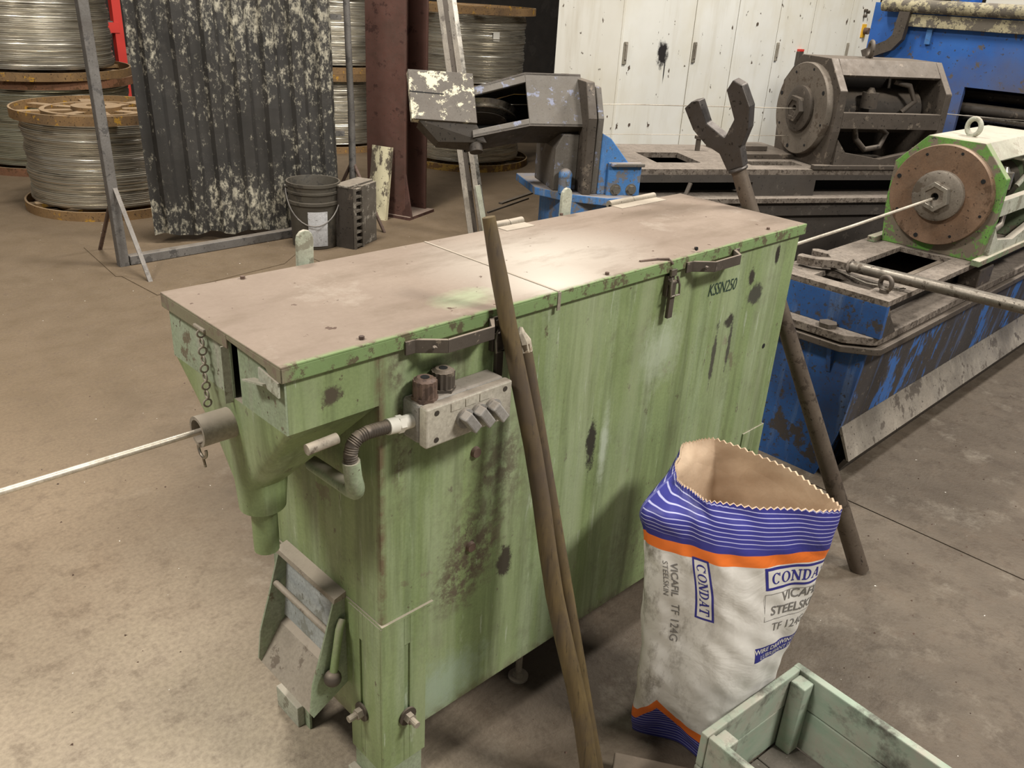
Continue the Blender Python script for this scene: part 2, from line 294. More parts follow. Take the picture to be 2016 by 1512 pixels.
# ------------------------------------------------------------------ geometry helpers
class MB:
    def __init__(s): s.v = []; s.f = []
    def _add(s, vs, fs):
        k = len(s.v); s.v += [Vector(q) for q in vs]; s.f += [tuple(i+k for i in f) for f in fs]; return s
    def box(s, x0, x1, y0, y1, z0, z1):
        return s._add([(x0, y0, z0), (x1, y0, z0), (x1, y1, z0), (x0, y1, z0), (x0, y0, z1), (x1, y0, z1), (x1, y1, z1), (x0, y1, z1)],
                      [(0, 3, 2, 1), (4, 5, 6, 7), (0, 1, 5, 4), (1, 2, 6, 5), (2, 3, 7, 6), (3, 0, 4, 7)])
    def obox(s, c, ax, ay, az):      # oriented box: centre and three half-axis vectors
        c = Vector(c); ax, ay, az = Vector(ax), Vector(ay), Vector(az)
        vs = [c+i*ax+j*ay+k*az for k in (-1, 1) for j in (-1, 1) for i in (-1, 1)]
        return s._add(vs, [(0, 2, 3, 1), (4, 5, 7, 6), (0, 1, 5, 4), (1, 3, 7, 5), (3, 2, 6, 7), (2, 0, 4, 6)])
    def bar(s, p, q, w, h, up=(0, 0, 1)):
        p, q = Vector(p), Vector(q); d = (q-p); n = d.normalized(); sd = n.cross(Vector(up))
        if sd.length < 1e-4: sd = n.cross(Vector((1, 0, 0)))
        sd.normalize(); u = sd.cross(n); return s.obox((p+q)/2, d/2, sd*w/2, u*h/2)
    def prism(s, poly, axis, a, b):  # polygon in the two other axes (cyclic order), extruded along axis
        def P(u, v, w): return {'x': (w, u, v), 'y': (u, w, v), 'z': (u, v, w)}[axis]
        n = len(poly); vs = [P(u, v, a) for u, v in poly]+[P(u, v, b) for u, v in poly]
        return s._add(vs, [tuple(range(n))[::-1], tuple(range(n, 2*n))]+[(i, (i+1) % n, n+(i+1) % n, n+i) for i in range(n)])
    def loft(s, loops, caps=True):
        n = len(loops[0]); vs = [q for l in loops for q in l]; fs = []
        for k in range(len(loops)-1):
            for i in range(n): fs.append((k*n+i, k*n+(i+1) % n, (k+1)*n+(i+1) % n, (k+1)*n+i))
        if caps: fs += [tuple(range(n))[::-1], tuple(range((len(loops)-1)*n, len(loops)*n))]
        return s._add(vs, fs)
    def tube(s, path, r, seg=12, caps=True):
        path = [Vector(q) for q in path]; n = len(path); loops = []; prev = None
        for i in range(n):
            d = (path[min(i+1, n-1)]-path[max(i-1, 0)]).normalized()
            if prev is None: a = d.cross(Vector((0, 0, 1))) if abs(d.z) < .95 else d.cross(Vector((1, 0, 0)))
            else: a = prev - d*prev.dot(d)
            a.normalize(); prev = a; b = d.cross(a); rr = r[i] if isinstance(r, (list, tuple)) else r
            loops.append([path[i]+rr*(math.cos(t*2*PI/seg)*a+math.sin(t*2*PI/seg)*b) for t in range(seg)])
        return s.loft(loops, caps)
    def cyl(s, p, q, r, r2=None, seg=24): return s.tube([p, q], [r, r if r2 is None else r2], seg)
    def lathe(s, prof, c=(0, 0, 0), axis='z', seg=48, close=False):
        c = Vector(c); loops = []
        for r, h in prof:
            l = []
            for i in range(seg):
                a = 2*PI*i/seg; u, v = r*math.cos(a), r*math.sin(a)
                l.append(c+Vector({'z': (u, v, h), 'x': (h, u, v), 'y': (v, h, u)}[axis]))
            loops.append(l)
        if close: loops.append(loops[0])
        return s.loft(loops, False)
    def torus(s, c, R, r, ax, ay, seg=28, ts=10, a0=0, a1=2*PI):
        c, ax, ay = Vector(c), Vector(ax).normalized(), Vector(ay).normalized()
        full = abs(a1-a0-2*PI) < 1e-4; n = seg if full else seg+1
        return s.tube([c+R*(math.cos(a0+(a1-a0)*i/seg)*ax+math.sin(a0+(a1-a0)*i/seg)*ay) for i in range(seg+1)], r, ts, not full)
    def sphere(s, c, r, seg=16):
        return s.lathe([(max(r*math.sin(PI*i/10), 1e-4), -r*math.cos(PI*i/10)) for i in range(11)], c, 'z', seg)
    def build(s, name, mat, parent=None, smooth=False, bev=0, loc=None):
        me = bpy.data.meshes.new(name); o = bpy.data.objects.new(name, me)
        L = Vector(loc) if loc is not None else Vector((0, 0, 0))
        me.from_pydata([tuple(q-L) for q in s.v], [], s.f); me.update()
        bm = bmesh.new(); bm.from_mesh(me); bmesh.ops.recalc_face_normals(bm, faces=bm.faces); bm.to_mesh(me); bm.free()
        me.materials.append(M[mat] if isinstance(mat, str) else mat)
        COL.objects.link(o); o.location = L
        if parent: o.parent = parent
        if smooth:
            for q in me.polygons: q.use_smooth = True
            if smooth != 'all':
                bm = bmesh.new(); bm.from_mesh(me)
                for e in bm.edges:
                    if len(e.link_faces) == 2 and e.calc_face_angle(0) > .7: e.smooth = False
                bm.to_mesh(me); bm.free()
        if bev:
            b = o.modifiers.new('bevel', 'BEVEL'); b.width = bev; b.segments = 2; b.limit_method = 'ANGLE'; b.angle_limit = .6
        return o
def thing(name, label, cat, loc=(0, 0, 0), rz=0, group=None):
    o = bpy.data.objects.new(name, None); COL.objects.link(o); o.location = loc; o.rotation_euler = (0, 0, rz)
    o.empty_display_size = .1; return tag(o, label, cat, group)
def tag(o, label, cat=None, group=None, kind=None):
    o['label'] = label
    if cat: o['category'] = cat
    if group: o['group'] = group
    if kind: o['kind'] = kind
    return o
def lab(o, label): o['label'] = label; return o
def kids(o): return [c for c in bpy.data.objects if c.parent == o]
def copy_tree(o, parent=None):
    c = o.copy(); COL.objects.link(c)
    if parent: c.parent = parent
    for k in kids(o): copy_tree(k, c)
    return c
def struct(o, label): o['kind'] = 'structure'; o['label'] = label; return o
def text_mesh(body, size, bold=0., shear=0., spacing=1., sub=0):
    cu = bpy.data.curves.new('lettering', 'FONT'); cu.body = body; cu.size = size; cu.align_x = 'CENTER'; cu.align_y = 'CENTER'
    cu.offset = bold; cu.shear = shear; cu.space_character = spacing; cu.resolution_u = 3
    o = bpy.data.objects.new('lettering_tmp', cu); COL.objects.link(o)
    bpy.context.view_layer.update()
    me = bpy.data.meshes.new_from_object(o.evaluated_get(bpy.context.evaluated_depsgraph_get()))
    bpy.data.objects.remove(o)
    bm = bmesh.new(); bm.from_mesh(me)
    bmesh.ops.triangulate(bm, faces=bm.faces)
    for _ in range(sub): bmesh.ops.subdivide_edges(bm, edges=[e for e in bm.edges if e.calc_length() > size*.14], cuts=1)
    vs = [v.co.copy() for v in bm.verts]; bm.verts.index_update(); fs = [tuple(v.index for v in f.verts) for f in bm.faces]; bm.free()
    return vs, fs

# ------------------------------------------------------------------ setting
fl = bpy.data.objects.new('floor', None); COL.objects.link(fl); struct(fl, 'dusty grey and beige concrete floor of the hall')
def slab(x0, x1, y0, y1):
    mb = MB(); mb.box(x0, x1, y0, y1, -.1, 0); return mb.build('floor_slab', 'floor', fl)
slab(-6, 1.977, -5, 10); slab(1.983, 12, -5, 10)
b = MB(); b.box(-6, 12, -5, 10, -.2, -.1); b.build('joint_bed', 'black_gap', fl)
struct(MB().box(-6, 12, 10, 10.2, -.1, 6).build('wall_back', 'wall'), 'dark far wall behind the wire spools')
struct(MB().box(12, 12.2, -5, 10.2, -.1, 6).build('wall_right', 'wall'), 'dark far wall behind the blue machine')

# ------------------------------------------------------------------ green lubricant box
L, W, H = 1.40, .3676, .989
XB, ZB, ZL = .161, .169, .967
bx = thing('lubricant_box', 'long green steel lubricant box on legs with a dusty two-part lid', 'lubricant box')
mb = MB(); mb.box(XB, L-.008, .006, W-.006, ZB, .975); mb.build('body', 'green_front', bx, bev=.003)
# upper inlet chamber in front of the body, its end wall open at a slit
mb = MB()
mb.box(.0092, XB, .006, .009, .88, .975); mb.build('chamber_front_panel', 'green_front', bx)
mb = MB(); mb.box(.0092, XB, W-.009, W-.006, .88, .975); mb.build('chamber_rear_panel', 'green_dusty', bx)
mb = MB(); mb.prism([(.158, .88), (W-.006, .88), (W-.006, .975), (.158, .975)], 'x', .006, .009); mb.build('chamber_end_panel', 'green_dusty', bx)
mb = MB(); mb.prism([(.006, .88), (.132, .88), (.134, .975), (.006, .975)], 'x', .006, .009); mb.build('chamber_end_panel', 'green_dusty', bx)
mb = MB(); mb.obox((.003, .163, .918), (.008, -.001, 0), (0.0006, .0016, 0), (0, 0, .046)); lab(mb.build('slit_flap', 'pale_green', bx), 'bent pale flap beside the slit')
mb = MB(); mb.obox((-.002, .062, .945), (.011, .003, -.003), (-.003, .024, -.004), (0, 0, .0015)); mb.obox((-.003, .03, .956), (.0015, 0, 0), (0, .026, .003), (0, 0, .011)); lab(mb.build('torn_tab', 'pale_green', bx), 'torn sheet tab at the lid corner')
def rrect(x0, x1, y0, y1, z, n=8, r=.3):
    pts = []; cx, cy = (x0+x1)/2, (y0+y1)/2
    for k in range(4*n):
        a = 2*PI*(k+.5)/(4*n); c, s_ = math.cos(a), math.sin(a); e = r
        px = math.copysign(abs(c)**e, c); py = math.copysign(abs(s_)**e, s_); pts.append((cx+px*(x1-x0)/2, cy+py*(y1-y0)/2, z))
    return pts
mb = MB(); mb.loft([rrect(.006, XB, .006, W-.006, .88, r=.06), rrect(.012, .118, .10, .265, .77, r=.35), rrect(.012, .094, .148, .222, .715, r=.8), rrect(.0135, .0895, .146, .222, .66, r=1)], True)
mb.build('hopper', 'green', bx, True)
mb = MB(); mb.lathe([(.0001, .571), (.021, .571), (.0215, .60), (.0215, .68)], (.0525, .184, 0), 'z', 32); mb.build('drain_pipe', 'green', bx, True)
# inlet tube with the wire guide hook
mb = MB(); mb.lathe([(.019, .03), (.019, -.045), (.0245, -.045), (.0245, .07)], (0, .184, .828), 'x', 36); o = mb.build('inlet_tube', 'dusty_metal', bx, True)
mb = MB(); mb.torus((-.04, .184, .796), .013, .0025, (0, 1, 0), (0, 0, -1), 16, 8, -.3, PI+.3); mb.tube([(-.04, .184, .782), (-.038, .184, .765)], .002); mb.build('guide_hook', 'nut', bx, True)
# chain with clip
ch = MB(); ch.box(-.006, .004, .215, .25, .968, .974); o = ch.build('chain_clip', 'dusty_metal', bx, bev=.002)
mb = MB()
for k in range(9):
    z = .962-k*.0135; ax = (0, 1, 0) if k % 2 else (1, 0, 0)
    mb.torus((-.002-.001*k, .232-.002*k, z), .0062, .0016, ax, (0, 0, 1), 12, 6)
lab(mb.build('chain', 'dusty_metal', bx, True), 'short hanging chain above the inlet tube')
# lids
def lid(x0, x1, left_lip, right_lip):
    mb = MB(); y0, y1 = -.002, W+.002
    mb.box(x0, x1, y0, y1, H-.004, H); mb.box(x0, x1, y0, y0+.003, ZL-.003, H-.003); mb.box(x0, x1, y1-.003, y1, ZL-.003, H-.003)
    if left_lip: mb.prism([(.15, ZL-.003), (W, ZL-.003), (W, H-.003), (.15, H-.003)], 'x', x0, x0+.003); mb.prism([(-.002, ZL-.003), (.03, ZL-.003), (.04, ZL+.006), (.15, ZL+.012), (.15, H-.003), (-.002, H-.003)], 'x', x0, x0+.003)
    if right_lip: mb.box(x1-.003, x1, y0, y1, ZL-.003, H-.003)
    return mb
lidA = lid(-.002, .5345, True, False).build('lid', 'lid', bx, bev=.002)
lidB = lid(.5375, L+.002, False, True).build('lid', 'lid', bx, bev=.002)
mb = MB(); mb.box(.533, .5405, -.0035, -.0015, ZL-.012, H-.001); mb.box(.533, .5375, -.002, W, H-.003, H+.0012); mb.build('seam_strip', 'dusty_metal', bx)
def handle(x0, x1, par):
    mb = MB(); z0, z1 = .955, .977; o1 = -.036
    pts = [(x0, -.002), (x0+.045, o1), (x1-.03, o1), (x1, -.002)]; t = .005
    outer = pts; inner = [(x0+.011, -.002), (x0+.048, o1+t), (x1-.033, o1+t), (x1-.011, -.002)]
    for i in range(3):
        mb.prism([outer[i], outer[i+1], inner[i+1], inner[i]], 'z', z0, z1)
    mb.box(x0-.012, x0+.012, -.006, -.002, z0, z1); mb.box(x1-.012, x1+.012, -.006, -.002, z0, z1)
    o = mb.build('handle', 'handle_iron', par, bev=.001)
    mb = MB(); mb.cyl((x0+.026, -.026, .966), (x0+.022, -.034, .966), .004, seg=8); mb.build('rivet', 'mid_iron', o)
handle(.214, .384, lidA); handle(.925, 1.095, lidB)
def latch(x):
    mb = MB(); mb.box(x-.011, x+.011, -.004, .006, .915, .958); mb.box(x-.008, x+.008, -.012, -.004, .87, .945); mb.cyl((x-.012, -.008, .945), (x+.012, -.008, .945), .005, seg=10)
    o = mb.build('latch', 'handle_iron', bx, bev=.0015)
    mb = MB(); mb.tube([(x-.008, -.011, .957), (x-.014, -.015, .94), (x-.014, -.017, .92), (x+.014, -.017, .92), (x+.014, -.015, .94), (x+.008, -.011, .957)], .0022, 8); mb.build('latch_bail', 'bar_iron', o, True)
    mb = MB(); mb.box(x-.009, x+.009, -.009, -.003, .958, .972); mb.build('latch_keeper', 'bar_iron', o, bev=.001)
latch(.867); latch(.392)
mb = MB(); mb.tube([(.80, .03, H+.001), (.84, .018, H+.002), (.858, .004, H+.003), (.862, -.006, H-.006)], .0025, 8); mb.build('wire_bail', 'rod', lidB, True)
for (x0, x1) in ((.735, .82), (1.12, 1.30)):
    mb = MB(); mb.cyl((x0, W+.012, H+.002), ((x0+x1)/2-.001, W+.012, H+.002), .009, seg=16); mb.cyl(((x0+x1)/2+.001, W+.012, H+.002), (x1, W+.012, H+.003), .0085, seg=16); mb.box(x0, x1, W-.03, W+.012, H-.004, H+.001)
    mb.build('hinge', 'dusty_metal', bx, True)
for x in (.268, .962):
    mb = MB(); w = .017
    poly = [(x-w, .84), (x+w, .84), (x+w+.004, 1.03)]+[(x+.004+w*math.cos(a), 1.03+.018*math.sin(a)) for a in [PI*k/6 for k in range(1, 6)]]+[(x-w+.004, 1.03)]
    mb.prism(poly, 'y', W+.012, W+.02)
    mb.box(x-w, x+w, W-.01, W+.014, .84, .87)
    mb.build('lid_stop', 'pale_green', bx, bev=.002)
for px in [(478, 549), (712, 668), (1195, 541), (1370, 491), (1512, 452), (1105, 424)]:
    q = onZ(*px, H); mb = MB(); mb.cyl(q, q+Vector((0, 0, .005)), .0042, seg=6); mb.build('lid_screw', 'rod', bx)
# legs: slotted angle brackets, inner legs with foot pads
def slotted(u0, u1, z0, z1, us, w, sz0, sz1, plane, d0, d1, mb):
    def q(a, b, c, d):
        if plane == 'y': mb.box(a, b, d0, d1, c, d)
        else: mb.box(d0, d1, a, b, c, d)
    q(u0, us-w/2, z0, z1); q(us+w/2, u1, z0, z1); q(us-w/2, us+w/2, z0, sz0); q(us-w/2, us+w/2, sz1, z1)
for xi, yi in ((0, 0), (0, 1), (1, 0), (1, 1)):
    sx = 1 if xi == 0 else -1; X0 = XB-.004 if xi == 0 else L-.004
    sy = 1 if yi == 0 else -1; Y0 = .002 if yi == 0 else W-.002
    mb = MB()
    us = X0+sx*.056; a, b_ = sorted((X0, X0+sx*.1)); d = sorted((Y0, Y0+sy*.004))
    slotted(a, b_, .105, .452, us, .013, .20, .39, 'y', d[0], d[1], mb)
    vs = Y0+sy*.062; a2, b2 = sorted((Y0+sy*.0042, Y0+sy*.1)); e = sorted((X0, X0+sx*.004))
    slotted(a2, b2, .105, .452, vs, .012, .20, .39, 'x', e[0], e[1], mb)
    br = mb.build('leg_bracket', 'green' if (xi, yi) != (0, 1) else 'green_dusty', bx, bev=.001)
    mb = MB(); a, b_ = sorted((X0+sx*.005, X0+sx*.095)); d = sorted((Y0+sy*.0045, Y0+sy*.0095))
    mb.box(a, b_, d[0], d[1], 0, .165); a2, b2 = sorted((Y0+sy*.0095, Y0+sy*.095)); e = sorted((X0+sx*.0045, X0+sx*.0095))
    mb.box(e[0], e[1], a2, b2, 0, .165)
    lg = mb.build('leg', 'green_dusty', bx)
    mb = MB(); e = sorted((X0-sx*.012, X0+sx*.0045)); a2, b2 = sorted((Y0-sy*.004, Y0+sy*.1)) if yi == 0 else (Y0-.075, Y0+.012); mb.box(e[0], e[1], a2, b2, 0, .055); mb.build('foot_pad', 'pale_green', lg, bev=.002)
    for (P, D) in (((us, Y0, .219), Vector((0, -sy, 0))), ((X0, vs, .219), Vector((-sx, 0, 0)))):
        P = Vector(P); mb = MB(); mb.cyl(P, P+D*.004, .019, seg=20); o = mb.build('washer', 'mid_iron', br, True)
        mb = MB(); mb.cyl(P+D*.004, P+D*.015, .011, seg=6); mb.cyl(P+D*.015, P+D*.032, .0065, seg=12); lab(mb.build('bolt', 'dusty_metal', br), 'hexagon bolt with washer')
mb = MB(); mb.box(XB-.003, XB+.11, .001, .0065, .4525, .4575); mb.box(XB-.0025, XB+.003, .0066, .11, .4525, .4575); mb.build('weld_ledge', 'green', bx)
mb = MB(); mb.box(XB+.02, L-.02, .02, W-.02, ZB-.006, ZB); mb.build('base_plate', 'dark_iron', bx)
# bolts and holes on the front
q = onZ(1020, 1332, 0); mb = MB(); mb.cyl((q.x, q.y, 0), (q.x, q.y, .005), .024, seg=20); mb.cyl((q.x, q.y, .005), (q.x, q.y, ZB-.004), .008, seg=12); mb.cyl((q.x, q.y, .005), (q.x, q.y, .018), .014, seg=6); mb.build('levelling_foot', 'dusty_metal', bx, True)
for px in [(935, 889), (925, 1075)]:
    q = onY(*px, .006); mb = MB(); mb.cyl(q, q+Vector((0, -.007, 0)), .0105, .009, seg=14); mb.build('front_bolt', 'rod', bx, True)
for px, r in [((1503, 681), .0065), ((1372, 490), .004), ((1527, 462), .004)]:
    q = onY(*px, .006); mb = MB(); mb.cyl(q+Vector((0, .002, 0)), q+Vector((0, -.0006, 0)), r, seg=14); mb.build('drilled_hole', 'black_gap', bx)
# outlet chute on the end wall
mb = MB(); y0, y1 = .118, .312; prof = [(XB, .462), (XB-.022, .455), (XB-.050, .36), (XB-.074, .285), (XB-.082, .222), (XB-.076, .208), (XB, .25)]
for ya, yb in ((y0, y0+.004), (y1-.004, y1)):
    mb = MB(); mb.prism(prof, 'y', ya, yb); mb.build('chute_cheek', 'green_dusty', bx)
mb = MB(); mb.prism([(XB, .302), (XB-.03, .286), (XB-.078, .212), (XB-.076, .209), (XB-.028, .28), (XB, .297)], 'y', y0+.004, y1-.004); mb.build('chute_tray', 'dusty_metal', bx)
mb = MB(); mb.prism([(XB, .466), (XB-.024, .459), (XB-.026, .450), (XB, .452)], 'y', y0-.004, y1+.004); mb.build('chute_hood', 'dusty_metal', bx)
mb = MB(); mb.prism([(XB-.001, .455), (XB-.005, .455), (XB-.020, .30), (XB-.016, .30)], 'y', y0+.004, y1-.004); lab(mb.build('chute_flap', 'flap_grey', bx), 'pale bluish grey flap inside the chute')
mb = MB(); mb.cyl((XB-.034, y0+.0045, .385), (XB-.034, y1-.0045, .385), .006, seg=14); mb.build('flap_rod', 'dusty_metal', bx, True)
mb = MB(); LB = onY(655, 1335, y0-.016); LT = onY(668, 1240, y0-.012); mb.tube([LT+Vector((.012, .008, .012)), LT, LB], .0075, 12); o = mb.build('lever', 'green', bx, True)
mb = MB(); mb.sphere(LB, .0165, 20); mb.build('lever_ball', 'handle_iron', o, True)
mb = MB(); mb.box(XB-.0015, XB, .336, .342, .33, .445); mb.build('wall_slot', 'black_gap', bx)
mb = MB(); mb.cyl((XB-.03, y1+.012, .262), (XB-.03, y1, .262), .008, seg=6); mb.build('pivot_nut', 'rod', bx)
# control box
cx0, cx1, cy, cz0, cz1 = .203, .381, -.055, .816, .884
mb = MB(); mb.box(cx0, cx1, -.036, .006, cz0, cz1); cb = mb.build('control_box', 'grey_cast', bx, bev=.006)
mb = MB(); mb.box(cx0, cx1, cy, -.037, cz0, cz1); mb.build('control_box_cover', 'ctrl_face', cb, bev=.003)
for (x, z) in ((cx0+.02, cz0+.011), (cx0+.02, cz1-.011), (cx1-.016, cz0+.011), (cx1-.016, cz1-.011)):
    mb = MB(); mb.cyl((x, cy+.001, z), (x, cy-.001, z), .0045, seg=12); mb.build('cover_screw', 'dark_iron', cb)
for k, x in enumerate((.226, .270)):
    y = -.022 if k == 0 else -.012; mb = MB(); mb.cyl((x, y, cz1-.002), (x, y, cz1+.005), .021, seg=6)
    pr = []
    for i in range(28):
        a = 2*PI*i/28; r = .019 if i % 2 else .0172; pr.append((x+r*math.cos(a), y+r*math.sin(a)))
    mb.prism(pr, 'z', cz1+.005, cz1+.032); mb.cyl((x, y, cz1+.032), (x, y, cz1+.036), .017, .012, seg=24)
    g = mb.build('cable_gland', 'rod' if k == 0 else 'handle_iron', cb)
    mb = MB(); mb.cyl((x, y, cz1+.036), (x, y, cz1+.0365), .007, seg=16); mb.build('gland_bore', 'black_gap', g)
for k in range(3):
    x = .278+.0295*k; z = .848
    mb = MB(); mb.cyl((x, cy, z), (x, cy-.006, z), .0165, seg=28); kb = mb.build('rotary_switch', 'grey_cast', cb, True)
    mb = MB(); a = math.radians(-52); u = Vector((math.cos(a), 0, math.sin(a))); v = Vector((math.sin(a), 0, -math.cos(a)))
    mb.obox(Vector((x, cy-.014, z))+u*.003, u*.019, v*.0085, (0, .009, 0)); mb.build('switch_knob', 'grey_cast', kb, bev=.0025)
    mb = MB(); mb.box(x-.027, x-.005, cy-.0014, cy, .867, .880); mb.build('name_plate', 'ctrl_face', cb)
mb = MB(); mb.box(.318, .328, -.0015, .006, .797, .813); lab(mb.build('red_tag', 'red', bx), 'small red tag under the control box')
# conduit
mb = MB(); mb.cyl((.205, -.018, .852), (.186, -.018, .852), .0115, seg=20); mb.cyl((.186, -.018, .852), (.176, -.018, .853), .014, seg=6); mb.cyl((.176, -.018, .853), (.158, -.018, .855), .0125, seg=20)
mb.build('conduit_fitting', 'white_item', bx, True)
path = []
for (x, y, z) in [(.158, -.018, .855), (.14, -.018, .857), (.122, -.018, .858), (.106, -.018, .855), (.096, -.018, .846), (.092, -.018, .832), (.093, -.018, .815)]: path.append(Vector((x, y, z)))
fine = []
for i in range(len(path)-1):
    for k in range(8): fine.append(path[i].lerp(path[i+1], k/8))
fine.append(path[-1])
mb = MB(); mb.tube(fine, [.0098+.0012*(i % 2) for i in range(len(fine))], 14); mb.build('flexible_conduit', 'handle_iron', bx, True)
mb = MB(); mb.tube([(.093, -.018, .82), (.096, -.018, .79), (.1, -.016, .772), (.108, -.004, .757), (.115, .02, .745), (.122, .06, .736), (.128, .15, .726)], [.0135, .0135, .0145, .0145, .0135, .013, .013], 16); mb.build('rigid_conduit', 'green_dusty', bx, True)
mb = MB(); mb.cyl((.028, -.006, .856), (.078, -.006, .858), .0085, seg=16); mb.build('hinge_sleeve', 'dusty_metal', bx, True)
vs, fs = text_mesh('KSSN250', .05, -0.0002, .15, .92)
mb = MB(); mb._add([(1.08+v.x*.62, .0052-.0002, .889+v.y*.8-.02*v.x) for v in vs], fs); lab(mb.build('marker_writing', NT('marker_ink').out('#23382f', .6), bx), 'handwritten marker code KSSN250')

# ------------------------------------------------------------------ wire through the box
mb = MB(); A0, A1, A2, A3 = Vector((-1.2, .184, .829)), Vector((-.04, .184, .828)), Vector((1.45, .184, .838)), Vector((2.71, .184, .860))
mb.tube([A0, A1, A2, A2.lerp(A3, .5)+Vector((0, 0, -.003)), A3], .005, 10)
tag(mb.build('drawn_wire', 'wire', None, True), 'pale steel wire running through the green lubricant box', 'wire')

# ------------------------------------------------------------------ sticks leaning on the box
F1 = onZ(1172, 1590, 0); P1 = Vector((.392, -.022, .985)); dr = (P1-F1)
mb = MB(); top = F1+dr*1.155; N = 12
loops = [F1.lerp(top, i/N)+Vector((.004*math.sin(i*.9), .003*math.cos(i*1.3), 0)) for i in range(N+1)]
F1 = loops[0]
mb.tube(loops, [.0185-.005*i/N for i in range(N)]+[.0105], 16)
tag(mb.build('wooden_pole', 'wood', None, True, loc=F1), 'long worn wooden pole leaning over the lid edge of the green box', 'pole')
F2 = onZ(1182, 1562, 0); T2 = onY(1031, 676, -.022)
hs = thing('wooden_pole', 'shorter wooden pole with a pale broken top, leaning behind the longer one', 'pole', F2)
mb = MB(); d = T2-F2; mb.tube([d*(i/8) for i in range(9)], [.0150-.0025*i/8 for i in range(9)], 14); mb.build('shaft', 'wood', hs, True)
mb = MB(); n = d.normalized(); mb.tube([d*.985, d*1.004+Vector((.001, 0, 0)), d*1.02+Vector((-.003, .0, 0)), d*1.03], [.0132, .0128, .008, .003], 9); mb.build('broken_tip', 'wood_tip', hs)

# ------------------------------------------------------------------ fork wrenches
def fork_outline():
    # fork head in (u across, v along), base at v=0
    pts = [(-.024, 0), (-.030, .05), (-.062, .085), (-.083, .13), (-.088, .19), (-.062, .20), (-.041, .197), (-.040, .135), (-.005, .088), (.0, .087),
           (.038, .122), (.041, .197), (.066, .215), (.085, .195), (.088, .14), (.068, .09), (.032, .05), (.024, 0)]
    return pts
def fork_wrench(name, label, base, tip, uax, head_scale=1., rs=(.0195, .0185), mats=('bar_iron', 'fork_iron')):
    base, tip = Vector(base), Vector(tip); d = (tip-base).normalized(); u = Vector(uax); u = (u-d*u.dot(d)).normalized(); w = d.cross(u)
    t = thing(name, label, 'wrench', base); tl = (tip-base).length
    mb = MB(); mb.tube([d*(tl*i/6) for i in range(7)], [rs[0]+(rs[1]-rs[0])*i/6 for i in range(7)], 18); mb.build('shaft', mats[0], t, True)
    mb = MB(); mb.torus(d*(tl-.004), rs[1]+.001, .005, u, w, 20, 8); mb.build('weld_collar', mats[1], t, True)
    mb = MB(); h = .017*head_scale; pts = fork_outline(); s = head_scale; n = len(pts)
    vs = [d*(tl+p[1]*s)+u*(p[0]*s)+w*sg*h*(1 if .03 < p[1] else .9) for sg in (-1, 1) for p in pts]
    mb._add(vs, [tuple(range(n))[::-1], tuple(range(n, 2*n))]+[(i, (i+1) % n, n+(i+1) % n, n+i) for i in range(n)])
    mb.build('fork_head', mats[1], t, bev=.004)
    return t
B = onZ(1692, 1122, 0); Q = Vector((1.428, .17, .985)); d = Q-B; tip = B+d*1.10; dn = d.normalized(); fu = (RA-dn*RA.dot(dn)).normalized(); fw = dn.cross(fu); th = math.radians(-42); fu = math.cos(th)*fu+math.sin(th)*fw
fork_wrench('fork_wrench', 'big open-ended fork wrench standing up against the green box end', B, tip, fu, .95, (.026, .019), mats=('bar_dark', 'fork_iron'))

# ------------------------------------------------------------------ paper sack
LV = [  # height and the eight control points  L, LF, F, FR, R, RB, B, BL
 (0.000, [(.690, -.185), (.735, -.275), (.735, -.365), (.82, -.368), (.905, -.355), (.91, -.27), (.895, -.18), (.79, -.165)]),
 (0.050, [(.672, -.190), (.722, -.272), (.728, -.370), (.82, -.376), (.912, -.362), (.92, -.27), (.90, -.175), (.79, -.160)]),
 (0.130, [(.668, -.195), (.690, -.275), (.722, -.366), (.815, -.388), (.905, -.372), (.93, -.27), (.905, -.17), (.79, -.158)]),
 (0.300, [(.658, -.190), (.680, -.272), (.722, -.365), (.805, -.402), (.888, -.398), (.94, -.28), (.91, -.165), (.79, -.150)]),
 (0.440, [(.652, -.180), (.672, -.262), (.712, -.348), (.796, -.402), (.886, -.418), (.945, -.29), (.915, -.155), (.785, -.140)]),
 (0.545, [(.642, -.170), (.662, -.245), (.700, -.318), (.785, -.388), (.878, -.430), (.940, -.29), (.918, -.145), (.785, -.135)]),
 (0.590, [(.640, -.165), (.665, -.235), (.698, -.300), (.782, -.376), (.876, -.434), (.935, -.29), (.918, -.138), (.785, -.130)]),
 (0.625, [(.740, -.160), (.708, -.200), (.700, -.270), (.782, -.366), (.874, -.434), (.930, -.29), (.918, -.132), (.840, -.105)])]
def cr(p0, p1, p2, p3, t):
    return .5*((2*p1)+(-p0+p2)*t+(2*p0-5*p1+4*p2-p3)*t*t+(-p0+3*p1-3*p2+p3)*t**3)
def sack_raw(u, z):
    zs = [l[0] for l in LV]; z = max(0, min(z, zs[-1])); k = max(i for i in range(len(zs)-1) if zs[i] <= z or i == 0); t = (z-zs[k])/(zs[k+1]-zs[k])
    def ring(j):
        cp = LV[j][1]; f = (u % 1)*8; i = int(f) % 8; g = f-int(f)
        P = [Vector(cp[(i+q) % 8]) for q in (-1, 0, 1, 2)]; c = cr(*P, g); l = P[1].lerp(P[2], g); return c.lerp(l, .25)
    n = len(LV)-1; R = [ring(max(0, min(n, k+q))) for q in (-1, 0, 1, 2)]; p = cr(*R, t)
    return Vector((p.x, p.y, z))
def wob(u, z):
    return .0022*math.sin(50*u+z*22)*math.sin(z*27+u*19)+.0012*math.sin(u*90+z*55)*math.sin(z*60-u*31)+.0035*math.sin(u*30-z*16)*math.cos(u*19+z*11)
